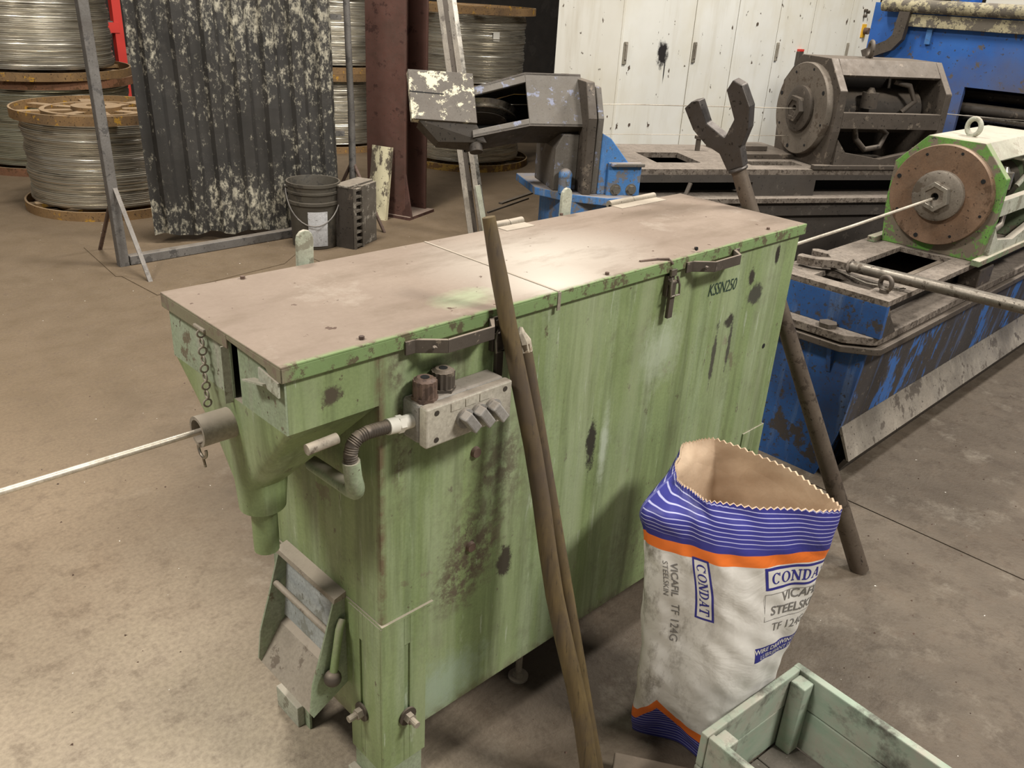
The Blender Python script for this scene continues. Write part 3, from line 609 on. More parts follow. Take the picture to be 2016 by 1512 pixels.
def sack(u, z, off=0.):
    p = sack_raw(u, z); a = sack_raw(u+.004, z)-sack_raw(u-.004, z); n = Vector((a.y, -a.x, 0)).normalized()
    return p+n*(wob(u, z)*(1 if z > .03 else 0)+off)
def sack_mat():
    t = NT('printed_sack_paper'); x = t.xyz(t.uv()); u, v = x[0], x[1]
    wobv = t.op('MULTIPLY', t.op('SUBTRACT', t.noise(5, 2), .5), .008); v2 = t.op('ADD', v, wobv)
    wh = t.mix(t.rng(t.noise(9, 6, .65), .35, .7), '#e4e0d9', '#d3cec5'); 
    wh = t.mix(t.op('MULTIPLY', t.rng(t.noise(12, 7, .75, t.sc(t.obj(), (1.2, 1.2, .6))), .49, .63, 0, .85), t.rng(u, .22, .06, 0, 1)), wh, '#857d72')
    wh = t.mix(t.rng(t.noise(28, 6, .75), .7, .74, 0, .5), wh, '#6f675d')
    bl = t.mix(t.rng(t.noise(7, 4), .3, .7), '#302f78', '#3f3f92')
    ln = t.op('SINE', t.op('MULTIPLY', t.op('ADD', v2, t.op('MULTIPLY', u, .05)), 2*PI/.0085)); lines = t.op('MULTIPLY', t.rng(ln, .72, .92), t.rng(v2, .548, .556))
    top = t.mix(lines, bl, '#b5b4d8')
    low = t.mix(t.rng(t.op('SINE', t.op('MULTIPLY', v2, 2*PI/.0085)), .2, .7, 0, .7), bl, '#9a99c4')
    c = t.mix(t.rng(v2, .5135, .5145), wh, '#e8762e'); c = t.mix(t.rng(v2, .5375, .5385), c, top)
    tri = t.op('ABSOLUTE', t.op('SUBTRACT', u, .05)); lo = t.op('MAXIMUM', t.op('SUBTRACT', .135, t.op('MULTIPLY', tri, 1.3)), .085)
    dv = t.op("SUBTRACT", v2, lo)
    c = t.mix(t.rng(dv, .001, 0), c, '#e8762e'); c = t.mix(t.rng(dv, -.026, -.027), c, low)
    t.bump(t.op('ADD', t.op('ABSOLUTE', t.op('SUBTRACT', t.noise(7, 4, .55, None, 1.2), .5)), t.op('MULTIPLY', t.noise(30, 4), .15)), .35, .012)
    return t.out(c, .5, 0, .4)
def kraft():
    t = NT('brown_kraft_paper'); c = t.mix(t.rng(t.noise(8, 5, .6), .35, .65), '#b59b80', '#c6ae93'); t.bump(t.op('ADD', t.noise(10, 5), t.voro(12, None, 'DISTANCE_TO_EDGE')), .5, .008); return t.out(c, .75, 0, .3)
M['sack'] = sack_mat(); M['kraft'] = kraft()
sk = thing('paper_sack', 'open white paper sack of drawing soap with blue and orange print', 'sack', (.79, -.28, 0))
SO = Vector((.79, -.28, 0)); NU, NV = 320, 110
per = [0]
for i in range(NU): per.append(per[-1]+(sack_raw((i+1)/NU, .3)-sack_raw(i/NU, .3)).length)
ZT = LV[-1][0]
def rimz(i): return ZT+(-.001, .0018, .0045, .0018)[i % 4]
def sack_mesh(name, off, mat, z0, par):
    vs = []; fs = []; uvs = []
    for j in range(NV+1):
        for i in range(NU):
            z = z0+(ZT-z0)*(j/NV); p = sack(i/NU, z, off)
            if j == NV: p.z = rimz(i)
            vs.append(p-SO); uvs.append((per[i], z))
    for j in range(NV):
        for i in range(NU): fs.append((j*NU+i, j*NU+(i+1) % NU, (j+1)*NU+(i+1) % NU, (j+1)*NU+i))
    fs.append(tuple(range(NU))[::-1])
    me = bpy.data.meshes.new(name); me.from_pydata([tuple(v) for v in vs], [], fs); uvl = me.uv_layers.new(name='print')
    for pl in me.polygons:
        pl.use_smooth = True
        for li in pl.loop_indices:
            vi = me.loops[li].vertex_index; u, v = uvs[vi]
            uvl.data[li].uv = (u, v)
    me.materials.append(M[mat]); o = bpy.data.objects.new(name, me); COL.objects.link(o); o.parent = par; return o
sack_mesh('printed_paper', 0, 'sack', 0, sk)
o = sack_mesh('kraft_lining', -.004, 'kraft', .012, sk); lab(o, 'brown kraft paper lining')
mb = MB(); vs = []
for off in (0, -.004):
    for i in range(NU):
        q = sack(i/NU, ZT, off); q.z = rimz(i); vs.append(q-SO)
mb._add(vs, [(i, (i+1) % NU, NU+(i+1) % NU, NU+i) for i in range(NU)]); lab(mb.build('serrated_rim', 'kraft', sk), 'pinked paper edge')
mb = MB(); vs = [sack(i/64, .36, -.006)-SO for i in range(64)]; c0 = sum(vs, Vector())/64
ring2 = [c0+(q-c0)*.5+Vector((0, 0, .012)) for q in vs]
mb.loft([vs, ring2], False); mb._add(ring2, [tuple(range(64))]); mb.build('soap_powder', 'crate_floor', sk, True)
INK = NT('blue_ink').out('#2f2f82', .5); GREY = NT('grey_ink').out('#77736f', .6); WHI = NT('white_ink').out('#dcd8d0', .5)
SP = lambda z: sum((sack_raw((i+1)/64, z)-sack_raw(i/64, z)).length for i in range(64))
def print_on(name, vs, fs, u0, z0, rot, mat, off, label=None):
    P = per[-1]; c, s_ = math.cos(rot), math.sin(rot); mb = MB()
    mb._add([sack(u0+(v.x*c-v.y*s_)/P, z0+(v.x*s_+v.y*c), off)-SO for v in vs], fs); o = mb.build(name, mat, sk)
    if label: lab(o, label)
    return o
def rect(w, h, n=40, m_=10):
    vs = [Vector((-w/2+w*i/n, -h/2+h*j/m_, 0)) for j in range(m_+1) for i in range(n+1)]
    return vs, [(j*(n+1)+i, j*(n+1)+i+1, (j+1)*(n+1)+i+1, (j+1)*(n+1)+i) for j in range(m_) for i in range(n)]
SACKPRINT = True
def stext(body, size, u0, z0, rot, mat, bold=0, off=.0008, name='lettering', shear=0, sp=1., label=None):
    vs, fs = text_mesh(body, size, bold, shear, sp, 3); print_on(name, vs, fs, u0, z0, rot, mat, off, label)
def serif_word(word, width, height):
    # slab-serif capitals drawn as strips, x across 0..1 per letter
    vs, fs = [], []; n = len(word); cw = width/n; T = .2; t_ = .09; S = .11
    def quad(o, pts):
        k = len(vs); vs.extend([Vector(((o+p[0])*cw-width/2, (p[1]-.5)*height, 0)) for p in pts]); fs.append(tuple(range(k, k+4)))
    def stem(o, x, w=T, y0=0, y1=1):
        for i in range(4): a, b = y0+(y1-y0)*i/4, y0+(y1-y0)*(i+1)/4; quad(o, [(x-w/2, a), (x+w/2, a), (x+w/2, b), (x-w/2, b)])
    def ser(o, x, y, w=.36): quad(o, [(x-w/2, y), (x+w/2, y), (x+w/2, y+S), (x-w/2, y+S)])
    def slant(o, xa, ya, xb, yb, w):
        for i in range(4):
            p = [(xa+(xb-xa)*q, ya+(yb-ya)*q) for q in (i/4, (i+1)/4)]; quad(o, [(p[0][0]-w/2, p[0][1]), (p[0][0]+w/2, p[0][1]), (p[1][0]+w/2, p[1][1]), (p[1][0]-w/2, p[1][1])])
    def arc(o, cx, rx, a0, a1, N=20):
        for i in range(N):
            q = [];
            for a in (a0+(a1-a0)*i/N, a0+(a1-a0)*(i+1)/N):
                th = t_+(T-t_)*abs(math.cos(a)); q.append(((cx+rx*math.cos(a), .5+.5*math.sin(a)), (cx+(rx-th)*math.cos(a), .5+(.5-th*.8)*math.sin(a))))
            quad(o, [q[0][0], q[1][0], q[1][1], q[0][1]])
    for i, ch in enumerate(word):
        if ch == 'C': arc(i, .52, .42, .75, 2*PI-.75); stem(i, .84, .08, .68, .98)
        if ch == 'O': arc(i, .5, .45, 0, 2*PI, 28)
        if ch == 'N': stem(i, .2, .11); stem(i, .82, .11); slant(i, .2, 1, .8, 0, .24); ser(i, .2, 0, .3); ser(i, .82, .89, .3); ser(i, .13, .89, .22)
        if ch == 'D': stem(i, .24, .2); arc(i, .38, .5, -PI/2, PI/2, 16); ser(i, .24, 0, .4); ser(i, .24, .89, .4)
        if ch == 'A': slant(i, .14, 0, .5, 1, .1); slant(i, .82, 0, .48, 1, .22); quad(i, [(.24, .28), (.72, .28), (.7, .38), (.27, .38)]); ser(i, .14, 0, .28); ser(i, .84, 0, .32)
        if ch == 'T': stem(i, .5, .2); quad(i, [(.08, .88), (.92, .88), (.92, 1), (.08, 1)]); ser(i, .5, 0, .36); stem(i, .11, .08, .66, .9); stem(i, .89, .08, .66, .9)
    return vs, fs
US = dict(logo_a=(.185, .42), logo_b=(.40, .425))
def condat(u0, z0, rot, w):
    h = w*.30
    print_on('logo_frame', *rect(w, h), u0, z0, rot, INK, .0004); print_on('logo_field', *rect(w*.93, h*.76), u0, z0, rot, WHI, .0007)
    vs, fs = serif_word('CONDAT', w*.86, h*.52); print_on('lettering', vs, fs, u0, z0, rot, INK, .0011, 'blue serif lettering CONDAT')
P_ = per[-1]
_grid = []
for i in range(0, 261):
    u = -.02+i*.002
    for j in range(0, 101):
        z = .05+j*.0057; q = sack(u, z, .002)-CAM; dz = q.dot(WA); _grid.append((1008+FPX*q.dot(RA)/dz, 756-FPX*q.dot(UA)/dz, u, z))
def at(px, py):
    g = min(_grid, key=lambda g: (g[0]-px)**2+(g[1]-py)**2); return g[2], g[3]
ua, za = at(1385, 1161); _, zt = at(1396, 1106); _, zb = at(1376, 1218)
wl = zt-zb
condat(ua, za-.006, -PI/2, wl)
ub, zb2 = at(1507, 1137); wm = wl*1.22
condat(ub+wm/2/P_, zb2-.008, -.02, wm)
u1, z1 = at(1540, 1180); stext('VICAFIL', .030, u1+.052/P_, z1+.003, -.02, GREY, .0004)
u1, z1 = at(1513, 1205); stext('STEELSKIN', .030, u1+.08/P_, z1-.006, -.02, GREY, .0004)
u1, z1 = at(1517, 1233); stext('TF 124G', .028, u1+.055/P_, z1-.006, -.02, GREY)
u1, z1 = at(1487, 1290)
print_on('banner', *rect(.21, .036), u1+.105/P_, z1+.001, .04, INK, .0004, 'blue banner with white lettering')
stext('WIRE DRAWING LUBRICANT', .0165, u1+.107/P_, z1+.009, .04, WHI, .0003)
stext('LUBRIFIANT DE TREFILAGE', .016, u1+.112/P_, z1-.008, .04, WHI)
fr = MB()
u1, z1 = at(1506, 1195)
for (dx, dy, w, h) in ((.07, .031, .14, .0012), (.07, -.031, .14, .0012), (0, 0, .0012, .062)): print_on('product_frame', *rect(w, h, 10, 2), u1+dx/P_, z1-.004+dy, 0, GREY, .0006)
u1, z1 = at(1328, 1142); stext('VICAFIL', .022, u1, z1, -PI/2, GREY, .0004)
u1, z1 = at(1309, 1140); stext('STEELSKIN', .017, u1, z1, -PI/2, GREY)
u1, z1 = at(1327, 1226); stext('TF 124G', .026, u1, z1, -PI/2, GREY)

# ------------------------------------------------------------------ mint wooden crate in the foreground
ca = math.atan2(-.4147+.388, .919-.631)
cr_t = thing('wooden_crate', 'open mint green wooden crate with worn boards in front of the sack', 'crate', (.919, -.4147, 0), ca)
# local: x from -.30 to 0, y from -.46 to 0
CX0, CX1, CY0, CY1, CH = -.305, .012, -.47, .006, .205
def board(args, name='board', mat='crate'):
    b = MB(); b.box(*args); b.build(name, mat, cr_t, bev=.0025)
for (z0, z1) in ((.012, .118), (.122, CH)):
    k = 0 if z0 < .1 else .002
    board((CX0, CX1-.017, CY1-.015-k, CY1-k*.5, z0, z1)); board((CX0, CX1-.017, CY0, CY0+.015, z0, z1))
    board((CX0+.001, CX0+.016, CY0+.0155, CY1-.018, z0, z1)); board((CX1-.016-k, CX1, CY0, CY1, z0, z1))
for (x, y) in ((CX0+.0165, CY1-.053), (CX1-.053, CY1-.053), (CX0+.0165, CY0+.0155), (CX1-.053, CY0+.0155)):
    poly = [(x, y), (x+.034, y), (x+.034, y+.034), (x, y+.034)]
    b = MB(); b.prism(poly, 'z', .0145, CH-.008); b.build('corner_post', 'crate', cr_t, bev=.003)
n = 3; wdt = (CX1-.017-CX0-.017)/n
for k in range(n):
    board((CX0+.017+k*wdt+.001, CX0+.017+(k+1)*wdt-.001, CY0+.016, CY1-.018, 0.0, .014), 'floor_board', 'crate_floor')
q = onZ(1262, 1496, 0)
mb = MB(); mb.obox((0, 0, .022), (.05, -.075, 0), (.021, .014, 0), (0, 0, .022)); tag(mb.build('timber_offcut', 'handle_iron', None, bev=.003, loc=(0, 0, 0)), 'dark timber offcut on the floor left of the sack', 'timber').location = (q.x-.03, q.y-.06, 0)

# ------------------------------------------------------------------ drawing machine of the near line
nm = thing('drawing_machine_base', 'blue drawing machine bed with dusty slotted table, right of the green box', 'machine base', (2.04, 0, 0))
X1 = 2.6     # length
def strip_table(par, x1, y1, z0, z1, holes, mat, name='table_plate'):
    # plate split into pieces around rectangular holes (holes sorted by x, not overlapping in x)
    mb = MB(); x = 0
    for (hx0, hx1, hy0, hy1) in holes:
        mb.box(x, hx0, 0, y1, z0, z1); mb.box(hx0, hx1, 0, hy0, z0, z1); mb.box(hx0, hx1, hy1, y1, z0, z1); x = hx1
    mb.box(x, x1, 0, y1, z0, z1); return mb.build(name, mat, par)
strip_table(nm, X1, .40, .642, .66, [(.06, .15, .09, .28), (.32, .69, .075, .262)], 'dusty_deck')
mb = MB(); mb.prism([(.0, .535), (.0, .642), (.4, .642), (.4, .535)], 'x', 0, .02); mb.build('end_plate', 'blue_base', nm, bev=.002)
mb = MB(); mb.box(.02, X1, .10, .12, .535, .642); mb.box(.02, X1, .38, .40, .535, .642); mb.prism([(.02, .642), (.02, .535), (.12, .535), (.05, .60)], 'y', .002, .01); mb.build('table_side', 'dark_iron', nm)
for k in range(4):
    mb = MB(); mb.prism([(.01, .642), (.1, .642), (.1, .56)], 'x', .9+k*.45, .92+k*.45); mb.build('table_gusset', 'dark_iron', nm)
mb = MB(); mb.prism([(-.055, .09), (0, .018), (.02, .005), (X1, .005), (X1, .42), (-.055, .42)], 'z', .508, .535); mb.build('deck_plate', 'dusty_deck', nm, bev=.003)
mb = MB(); mb.prism([(-.06, .09), (.0, .006), (.02, -.008), (X1, -.008), (X1, .43), (-.06, .43)], 'z', .478, .500); mb.build('deck_flange', 'mid_iron', nm, bev=.003)
mb = MB(); mb.prism([(.03, .478), (.05, .24), (.06, .17), (.105, .0), (.42, .0), (.43, .478)], 'x', .005, .02); mb.build('bed_end', 'blue_base', nm)
mb = MB(); mb.prism([(.03, .478), (.055, .20), (.09, .06), (.11, .0), (.4, .0), (.42, .478)], 'x', .021, X1); mb.build('bed_side', 'blue_side', nm)
mb = MB(); mb.prism([(.052, .205), (.002, .095), (.008, .092), (.062, .2)], 'x', .01, X1); lab(mb.build('skirt', 'skirt', nm), 'sloping grey sheet skirt along the bed')
mb = MB(); mb.prism([(.002, .095), (.05, .01), (.06, .01), (.02, .095)], 'x', .01, X1); mb.build('skirt_return', 'dark_iron', nm)
mb = MB(); mb.prism([(-.03, .478), (.0, .478), (.0, .38)], 'y', .13, .145); mb.build('end_gusset', 'blue_base', nm)
mb = MB(); mb.cyl((-.025, .16, .535), (-.025, .16, .55), .03, seg=6); mb.build('deck_bolt', 'mid_iron', nm)
mb = MB(); mb.box(.85, .99, .012, .085, .535, .605); mb.build('clamp_block', 'mid_iron', nm, bev=.004)
mb = MB(); mb.torus((.075, .05, .66+.03), .021, .0075, (.3, 1, 0), (0, 0, 1), 24, 10); mb.cyl((.075, .05, .66), (.075, .05, .672), .015, seg=14); mb.build('eyebolt', 'mid_iron', nm, True)
mb = MB(); mb.tube([(.16, .27, .667), (.10, .12, .667), (.13, .03, .667), (.16, .02, .667)], .003, 8); tag(mb.build('loose_wire_piece', 'bar_iron', None, True), 'thin rusty wire piece on the blue machine table', 'wire').location = (2.04, 0, 0)

def eyebolt(par, x, y, z, R, r, ang, mat):
    mb = MB(); mb.torus((x, y, z+R+r*.6), R, r, (math.cos(ang), math.sin(ang), 0), (0, 0, 1), 26, 10); mb.cyl((x, y, z-.002), (x, y, z+r*1.2), r*1.7, seg=14); mb.build('eyebolt', mat, par, True)
def octagon(R, k=.62):
    # flat-topped octagon in (y, z)
    a = R*k
    return [(-R, -a), (-R, a), (-a, R), (a, R), (R, a), (R, -a)]
def drum(name, label, loc, rz, R, zc, ztab, length, mats, hub=.50, nutang=0., ro=1.13, eye=.08):
    t = thing(name, label, 'die block', loc, rz)   # local x along the wire, disc face at x=0, origin on the table
    c = zc-ztab
    mb = MB(); mb.lathe([(.012, .006), (R*.985, 0), (R, .004), (R, .034), (.012, .034)], (0, 0, c), 'x', 72); ds = mb.build('face_disc', mats['disc'], t, True)
    for k in range(8):
        a = 2*PI*(k+.35)/8; rr = R*(.86 if k % 2 else .9); y, z = rr*math.cos(a), c+rr*math.sin(a)
        mb = MB(); mb.cyl((-.0012, y, z), (.004, y, z), R*(.045 if k % 3 == 0 else .028), seg=12); mb.build('bolt_hole', 'black_gap', ds)
    mb = MB(); mb.lathe([(R*.2, -.02), (R*hub*.9, -.02), (R*hub, -.015), (R*hub, .003)], (0, 0, c), 'x', 56); hb = mb.build('hub', mats['hub'], t, True)
    rn = R*.30; mb = MB()
    hexo = [[(x, rn*math.cos(PI/3*k+nutang), c+rn*math.sin(PI/3*k+nutang)) for k in range(6)] for x in (-.045, -.02)]
    hexi = [[(x, rn*.66*math.cos(PI/3*k+nutang), c+rn*.66*math.sin(PI/3*k+nutang)) for k in range(6)] for x in (-.045, -.02)]
    mb.loft([hexi[1], hexi[0], hexo[0], hexo[1]], False); mb.build('die_nut', mats['nut'], t, bev=.002)
    mb = MB(); mb.lathe([(R*.07, .01), (R*.075, -.035), (R*.19, -.04), (R*.20, -.015)], (0, 0, c), 'x', 36); mb.build('die_sleeve', mats['hub'], t, True)
    mb = MB(); mb.lathe([(.0001, -.012), (R*.08, -.012)], (0, 0, c), 'x', 20); mb.build('die_bore', 'black_gap', t)
    Ro = R*ro; oc = [(y, z+c) for y, z in octagon(Ro)]
    body = [(-Ro*.9, 0.0), (-Ro, c-Ro*.3), (-Ro, c+Ro*.45), (-Ro*.5, c+Ro), (Ro*.5, c+Ro), (Ro, c+Ro*.45), (Ro, c-Ro*.3), (Ro*.9, 0)]
    mb = MB(); mb.prism(body, 'x', .034, .075); mb.build('front_plate', mats['plate'], t, bev=.003)
    mb = MB(); mb.prism(body, 'x', length-.035, length); mb.build('rear_plate', mats['plate2'], t, bev=.003)
    mb = MB(); mb.lathe([(.02, length+.02), (R*1.02, length+.02), (R*1.02, length)], (0, 0, c), 'x', 56); mb.build('rear_disc', mats['disc'], t, True)
    mb = MB(); mb.prism([(-Ro*.5, c+Ro), (Ro*.5, c+Ro), (Ro*.74, c+Ro*.72), (Ro*.70, c+Ro*.68), (Ro*.48, c+Ro*.93), (-Ro*.48, c+Ro*.93), (-Ro*.70, c+Ro*.68), (-Ro*.74, c+Ro*.72)], 'x', .075, length-.035); mb.build('top_cover', mats['top'], t, bev=.002)
    for sy in (-1, 1):
        a, b_ = sorted((sy*Ro*.86, sy*Ro)); 
        mb = MB(); mb.box(.075, length-.035, a, b_, c-Ro*.24, c+Ro*.06); mb.build('side_bar', mats['bar'], t, bev=.002)
        mb = MB(); mb.prism([(.075, 0), (length-.035, 0), (length-.035, c-Ro*.55), (length-.08, c-Ro*.62), (length*.5, c-Ro*.82), (.13, c-Ro*.7), (.075, c-Ro*.45)], 'y', a, b_); mb.build('lower_side', mats['bar'], t)
        mb = MB(); mb.box(-.03, length+.02, sy*Ro*.9-(.03 if sy < 0 else 0), sy*Ro*.9+(.03 if sy > 0 else 0), .0, .022); mb.build('mounting_foot', mats['plate2'], t, bev=.003)
    mb = MB(); mb.cyl((.08, 0, c), (length-.04, 0, c), R*.5, seg=32); mb.build('inner_cylinder', 'dark_iron', t, True)
    mb = MB(); y = -R*.66; mb.cyl((length*.42, y, c+R*.12), (length*.42, y, c+R*.46), R*.18, seg=20); mb.cyl((length*.42, y, c+R*.46), (length*.42, y, c+R*.56), R*.11, R*.05, seg=16); mb.build('brass_valve', mats['nut'], t, True)
    mb = MB(); mb.tube([(length*.72, y, c+R*.05), (length*.8, y-.01, c+R*.3), (length*.74, y, c+R*.62), (length*.62, y+.02, c+R*.7)], R*.06, 12); mb.build('hose', mats['bar'], t, True)
    mb = MB(); mb.tube([(length*.34, y, c-R*.25), (length*.36, y-.012, c-R*.55), (length*.45, y-.015, c-R*.78), (length*.58, y-.01, c-R*.72), (length*.63, y, c-R*.42), (length*.56, y, c-R*.3)], R*.065, 12); mb.build('hose', mats['hub'], t, True)
    mb = MB(); mb.box(.075, length-.035, Ro*.80, Ro*.84, 0.03, c+Ro*.7); mb.build('far_side_shade_panel', 'dark_iron', t)  # added dark panel, closes the far side so the cage interior darkens
    eyebolt(t, eye, 0, c+Ro, R*.16, R*.05, 1.2, mats['bar'])
    return t
drum('die_block', 'rusty round die block with bright green octagonal plate, nearest the camera', (2.725, .175, .66), 0, .177, .870, .66, .62,
     dict(disc='rust_disc', hub='hub', nut='nut', plate='bright_green', plate2='green_grey', top='pale_green', bar='pale_green'), nutang=.35, ro=1.10, eye=.17)
# second wrench lying on the table
tipw = onZ(1672, 523, .690); bw = onZ(2160, 640, .720)
fork_wrench('fork_wrench', 'fork wrench lying across the dusty blue machine table', bw, tipw, Vector((.9, .3, 0)), .80, mats=('bar_iron', 'dusty_deck'))

# ------------------------------------------------------------------ second drawing line behind
YW2 = math.radians(-28.5); O2 = Vector((2.562, 1.472, 0)); X2 = 1.86
E2x = Vector((math.cos(YW2), math.sin(YW2), 0)); E2y = Vector((-math.sin(YW2), math.cos(YW2), 0))
def w2(x, y, z): return O2+E2x*x+E2y*y+Vector((0, 0, z))
m2 = thing('drawing_machine_base', 'dark dusty drawing machine bed behind the green box', 'machine base', O2, YW2)
strip_table(m2, X2, .66, .725, .75, [(.23, .46, .16, .42), (.70, .98, .10, .2)], 'dusty_deck')
mb = MB(); mb.box(.0, .66, .0, .02, .69, .725); mb.box(.66, 1.0, .0, .02, .60, .725); mb.box(1.0, X2, 0, .02, .70, .725); mb.build('front_rail', 'black_base', m2)
mb = MB(); mb.box(0, X2, .14, .16, .56, .724); mb.box(0, .02, .02, .66, .56, .724); mb.box(0, X2, .64, .66, .0, .724); mb.build('inner_wall', 'black_gap', m2)
mb = MB(); mb.box(-.0, X2, -.05, .14, .60, .625); mb.build('lower_ledge', 'dusty_deck', m2, bev=.003)
mb = MB(); mb.box(.0, X2, -.03, .14, .535, .598); mb.build('lower_rail', 'black_base', m2, bev=.002)
mb = MB(); mb.box(.0, X2, -.01, .64, .0, .53); mb.build('bed_body', 'black_base', m2)
mb = MB(); mb.bar((.33, -.012, .69), (.30, -.03, .628), .018, .008); mb.build('prop_strip', 'mid_iron', m2)
mb = MB()
for k in range(14): x = .72+k*.021; mb.box(x, x+.008, .105, .11, .70, .738)
lab(mb.build('white_bristles', 'white_item', m2), 'row of pale brush bristles in the slot')
mb = MB(); mb.box(.72, 1.05, .26, .62, .75, .775); mb.build('slide_plate', 'mid_iron', m2, bev=.003)
mb = MB(); mb.box(.78, .92, .34, .43, .775, .80); mb.build('slide_block', 'mid_iron', m2, bev=.003)
q = w2(.62, .50, .75); mb = MB(); mb.cyl((0, 0, 0), (0, 0, .06), .013, seg=12); mb.cyl((0, 0, .06), (0, 0, .075), .022, seg=6); mb.build('stud_bolt', 'mid_iron', m2, True).location = (.60, .48, .75)
p0, p1 = onZ(1197, 288, .80), onZ(1248, 328, .76)
mb = MB(); mb.cyl((0, 0, 0), p1-p0, .009, seg=10); o = tag(mb.build('loose_pin', 'mid_iron', None, True), 'short steel pin lying on the dark machine bed beside the blue post', 'pin'); o.location = p0+Vector((0, 0, -.028))
# die block
drum('die_block', 'dark grey die block with open cage and hoses on the rear line', w2(1.0, .24, .75), YW2, .215, 1.0, .75, .66,
     dict(disc='grey_disc', hub='mid_iron', nut='mid_iron', plate='mid_iron', plate2='mid_iron', top='mid_iron', bar='mid_iron'), nutang=.1, eye=.33)
# blue post at the left end of the bed
bp = thing('sheave_post', 'blue bolted post with a tilted grey sheave arm, left end of the dark machine bed', 'post', O2, YW2)
mb = MB(); mb.prism([(-.30, -.08), (-.14, -.17), (-.005, -.17), (-.005, .36), (-.40, .36), (-.40, .06)], 'z', .625, .66); mb.build('post_base_plate', 'blue_post', bp, bev=.004)
mb = MB(); mb.box(-.31, -.006, -.10, .25, .0, .625); mb.build('pedestal', 'blue_post', bp)
mb = MB(); mb.prism([(-.11, .66), (-.11, .98), (-.04, 1.12), (.30, 1.12), (.36, 1.0), (.36, .66)], 'x', -.235, -.195); mb.build('upright_plate', 'mid_iron', bp, bev=.004)
mb = MB(); mb.prism([(-.09, .66), (-.10, .98), (-.03, 1.10), (.29, 1.10), (.34, .98), (.34, .66)], 'x', -.188, -.16); mb.build('upright_plate', 'arm_grey', bp, bev=.004)
mb = MB(); mb.prism([(-.16, .66), (.035, .66), (.035, .73), (-.03, .80), (-.12, .90), (-.16, .92)], 'y', -.10, -.005); mb.build('gusset_block', 'blue_post', bp, bev=.004)
mb = MB(); mb.box(-.125, .03, -.118, -.102, .655, .80); ag = mb.build('bolted_bracket', 'blue_post', bp, bev=.004)
mb = MB(); mb.box(-.12, .035, -.14, -.118, .785, .80); mb.build('bracket_lip', 'arm_grey', ag, bev=.004)
for x in (-.085, -.012):
    mb = MB(); mb.cyl((x, -.118, .685), (x, -.121, .685), .025, seg=18); mb.cyl((x, -.121, .685), (x, -.136, .685), .018, seg=6); mb.build('bracket_bolt', 'nut', ag)
mb = MB(); mb.prism([(-.34, .66), (-.235, .66), (-.235, .90), (-.31, .90), (-.34, .84)], 'y', -.02, .26); mb.build('side_block', 'arm_grey', bp, bev=.004)
mb = MB(); mb.cyl((-.30, -.06, .66), (-.30, -.06, .73), .028, seg=16); mb.sphere((-.30, -.06, .735), .03); mb.build('clamp_stud', 'blue_post', bp, True)
# tilted sheave arm
RT = math.radians(32); nn = Vector((0, -math.cos(RT), math.sin(RT))); vv = Vector((0, math.sin(RT), math.cos(RT)))
sa = bp
AC = Vector((0, .10, .985))
def A(x, v, n): return AC+Vector((x, 0, 0))+vv*v+nn*n
def aprism(poly, n0, n1, name, mat, bev=.002):
    mb = MB(); k = len(poly); vs = [A(x, v, n) for n in (n0, n1) for x, v in poly]
    mb._add(vs, [tuple(range(k))[::-1], tuple(range(k, 2*k))]+[(i, (i+1) % k, k+(i+1) % k, k+i) for i in range(k)]); return mb.build(name, mat, sa, bev=bev)
aprism([(-.47, -.115), (-.22, -.115), (-.22, .115), (-.47, .115)], .09, .10, 'arm_face_plate', 'arm_grey')
aprism([(-.47, .115), (-.47, .075), (-.72, .005), (-.72, .04)], .085, .10, 'arm_strip', 'arm_grey')
aprism([(-.47, -.115), (-.47, -.085), (-.72, -.14), (-.72, -.17)], .085, .10, 'arm_strip', 'arm_grey')
aprism([(-.97, -.10), (-.70, -.115), (-.70, .10), (-.97, .11)], .075, .112, 'end_block', 'arm_cream')
aprism([(-.97, .013), (-.83, .004), (-.83, .008), (-.97, .018)], .112, .1128, 'block_slot', 'black_gap', 0)
mb = MB(); mb.loft([[A(-.22, -.118, .1), A(-.22, -.118, -.08), A(-.22, -.107, -.08), A(-.22, -.107, .1)], [A(-.47, -.118, .1), A(-.47, -.118, -.08), A(-.47, -.107, -.08), A(-.47, -.107, .1)],
                    [A(-.72, -.172, .1), A(-.72, -.172, -.06), A(-.72, -.16, -.06), A(-.72, -.16, .1)]]); mb.build('lower_arm_plate', 'dark_iron', sa)
mb = MB(); mb.loft([[A(-.22, .107, .1), A(-.22, .107, -.08), A(-.22, .118, -.08), A(-.22, .118, .1)], [A(-.47, .107, .1), A(-.47, .107, -.08), A(-.47, .118, -.08), A(-.47, .118, .1)],
                    [A(-.72, .03, .1), A(-.72, .03, -.06), A(-.72, .042, -.06), A(-.72, .042, .1)]]); mb.build('upper_arm_plate', 'dark_iron', sa)
mb = MB(); mb.loft([[A(-.94, -.102, .1), A(-.70, -.117, .1), A(-.70, -.117, .0), A(-.94, -.102, .03)], [A(-.86, -.175, .06), A(-.66, -.185, .08), A(-.66, -.185, -.02), A(-.86, -.175, .0)]]); mb.build('end_block_foot', 'dark_iron', sa)
mb = MB(); mb.cyl(A(-.70, -.18, .05), A(-.70, -.215, .05), .028, seg=16); mb.build('pivot_boss', 'dark_iron', sa, True)
mb = MB(); c0 = A(-.66, -.01, -.11); pr = [(.19, -.02), (.195, -.018), (.178, 0), (.195, .018), (.19, .022), (.15, .02), (.14, .0), (.15, -.02)]
for k in range(len(pr)): pass
loops = []
for r, h in pr+[pr[0]]:
    loops.append([c0+vv*h+r*(math.cos(2*PI*i/56)*Vector((1, 0, 0))+math.sin(2*PI*i/56)*nn) for i in range(56)])
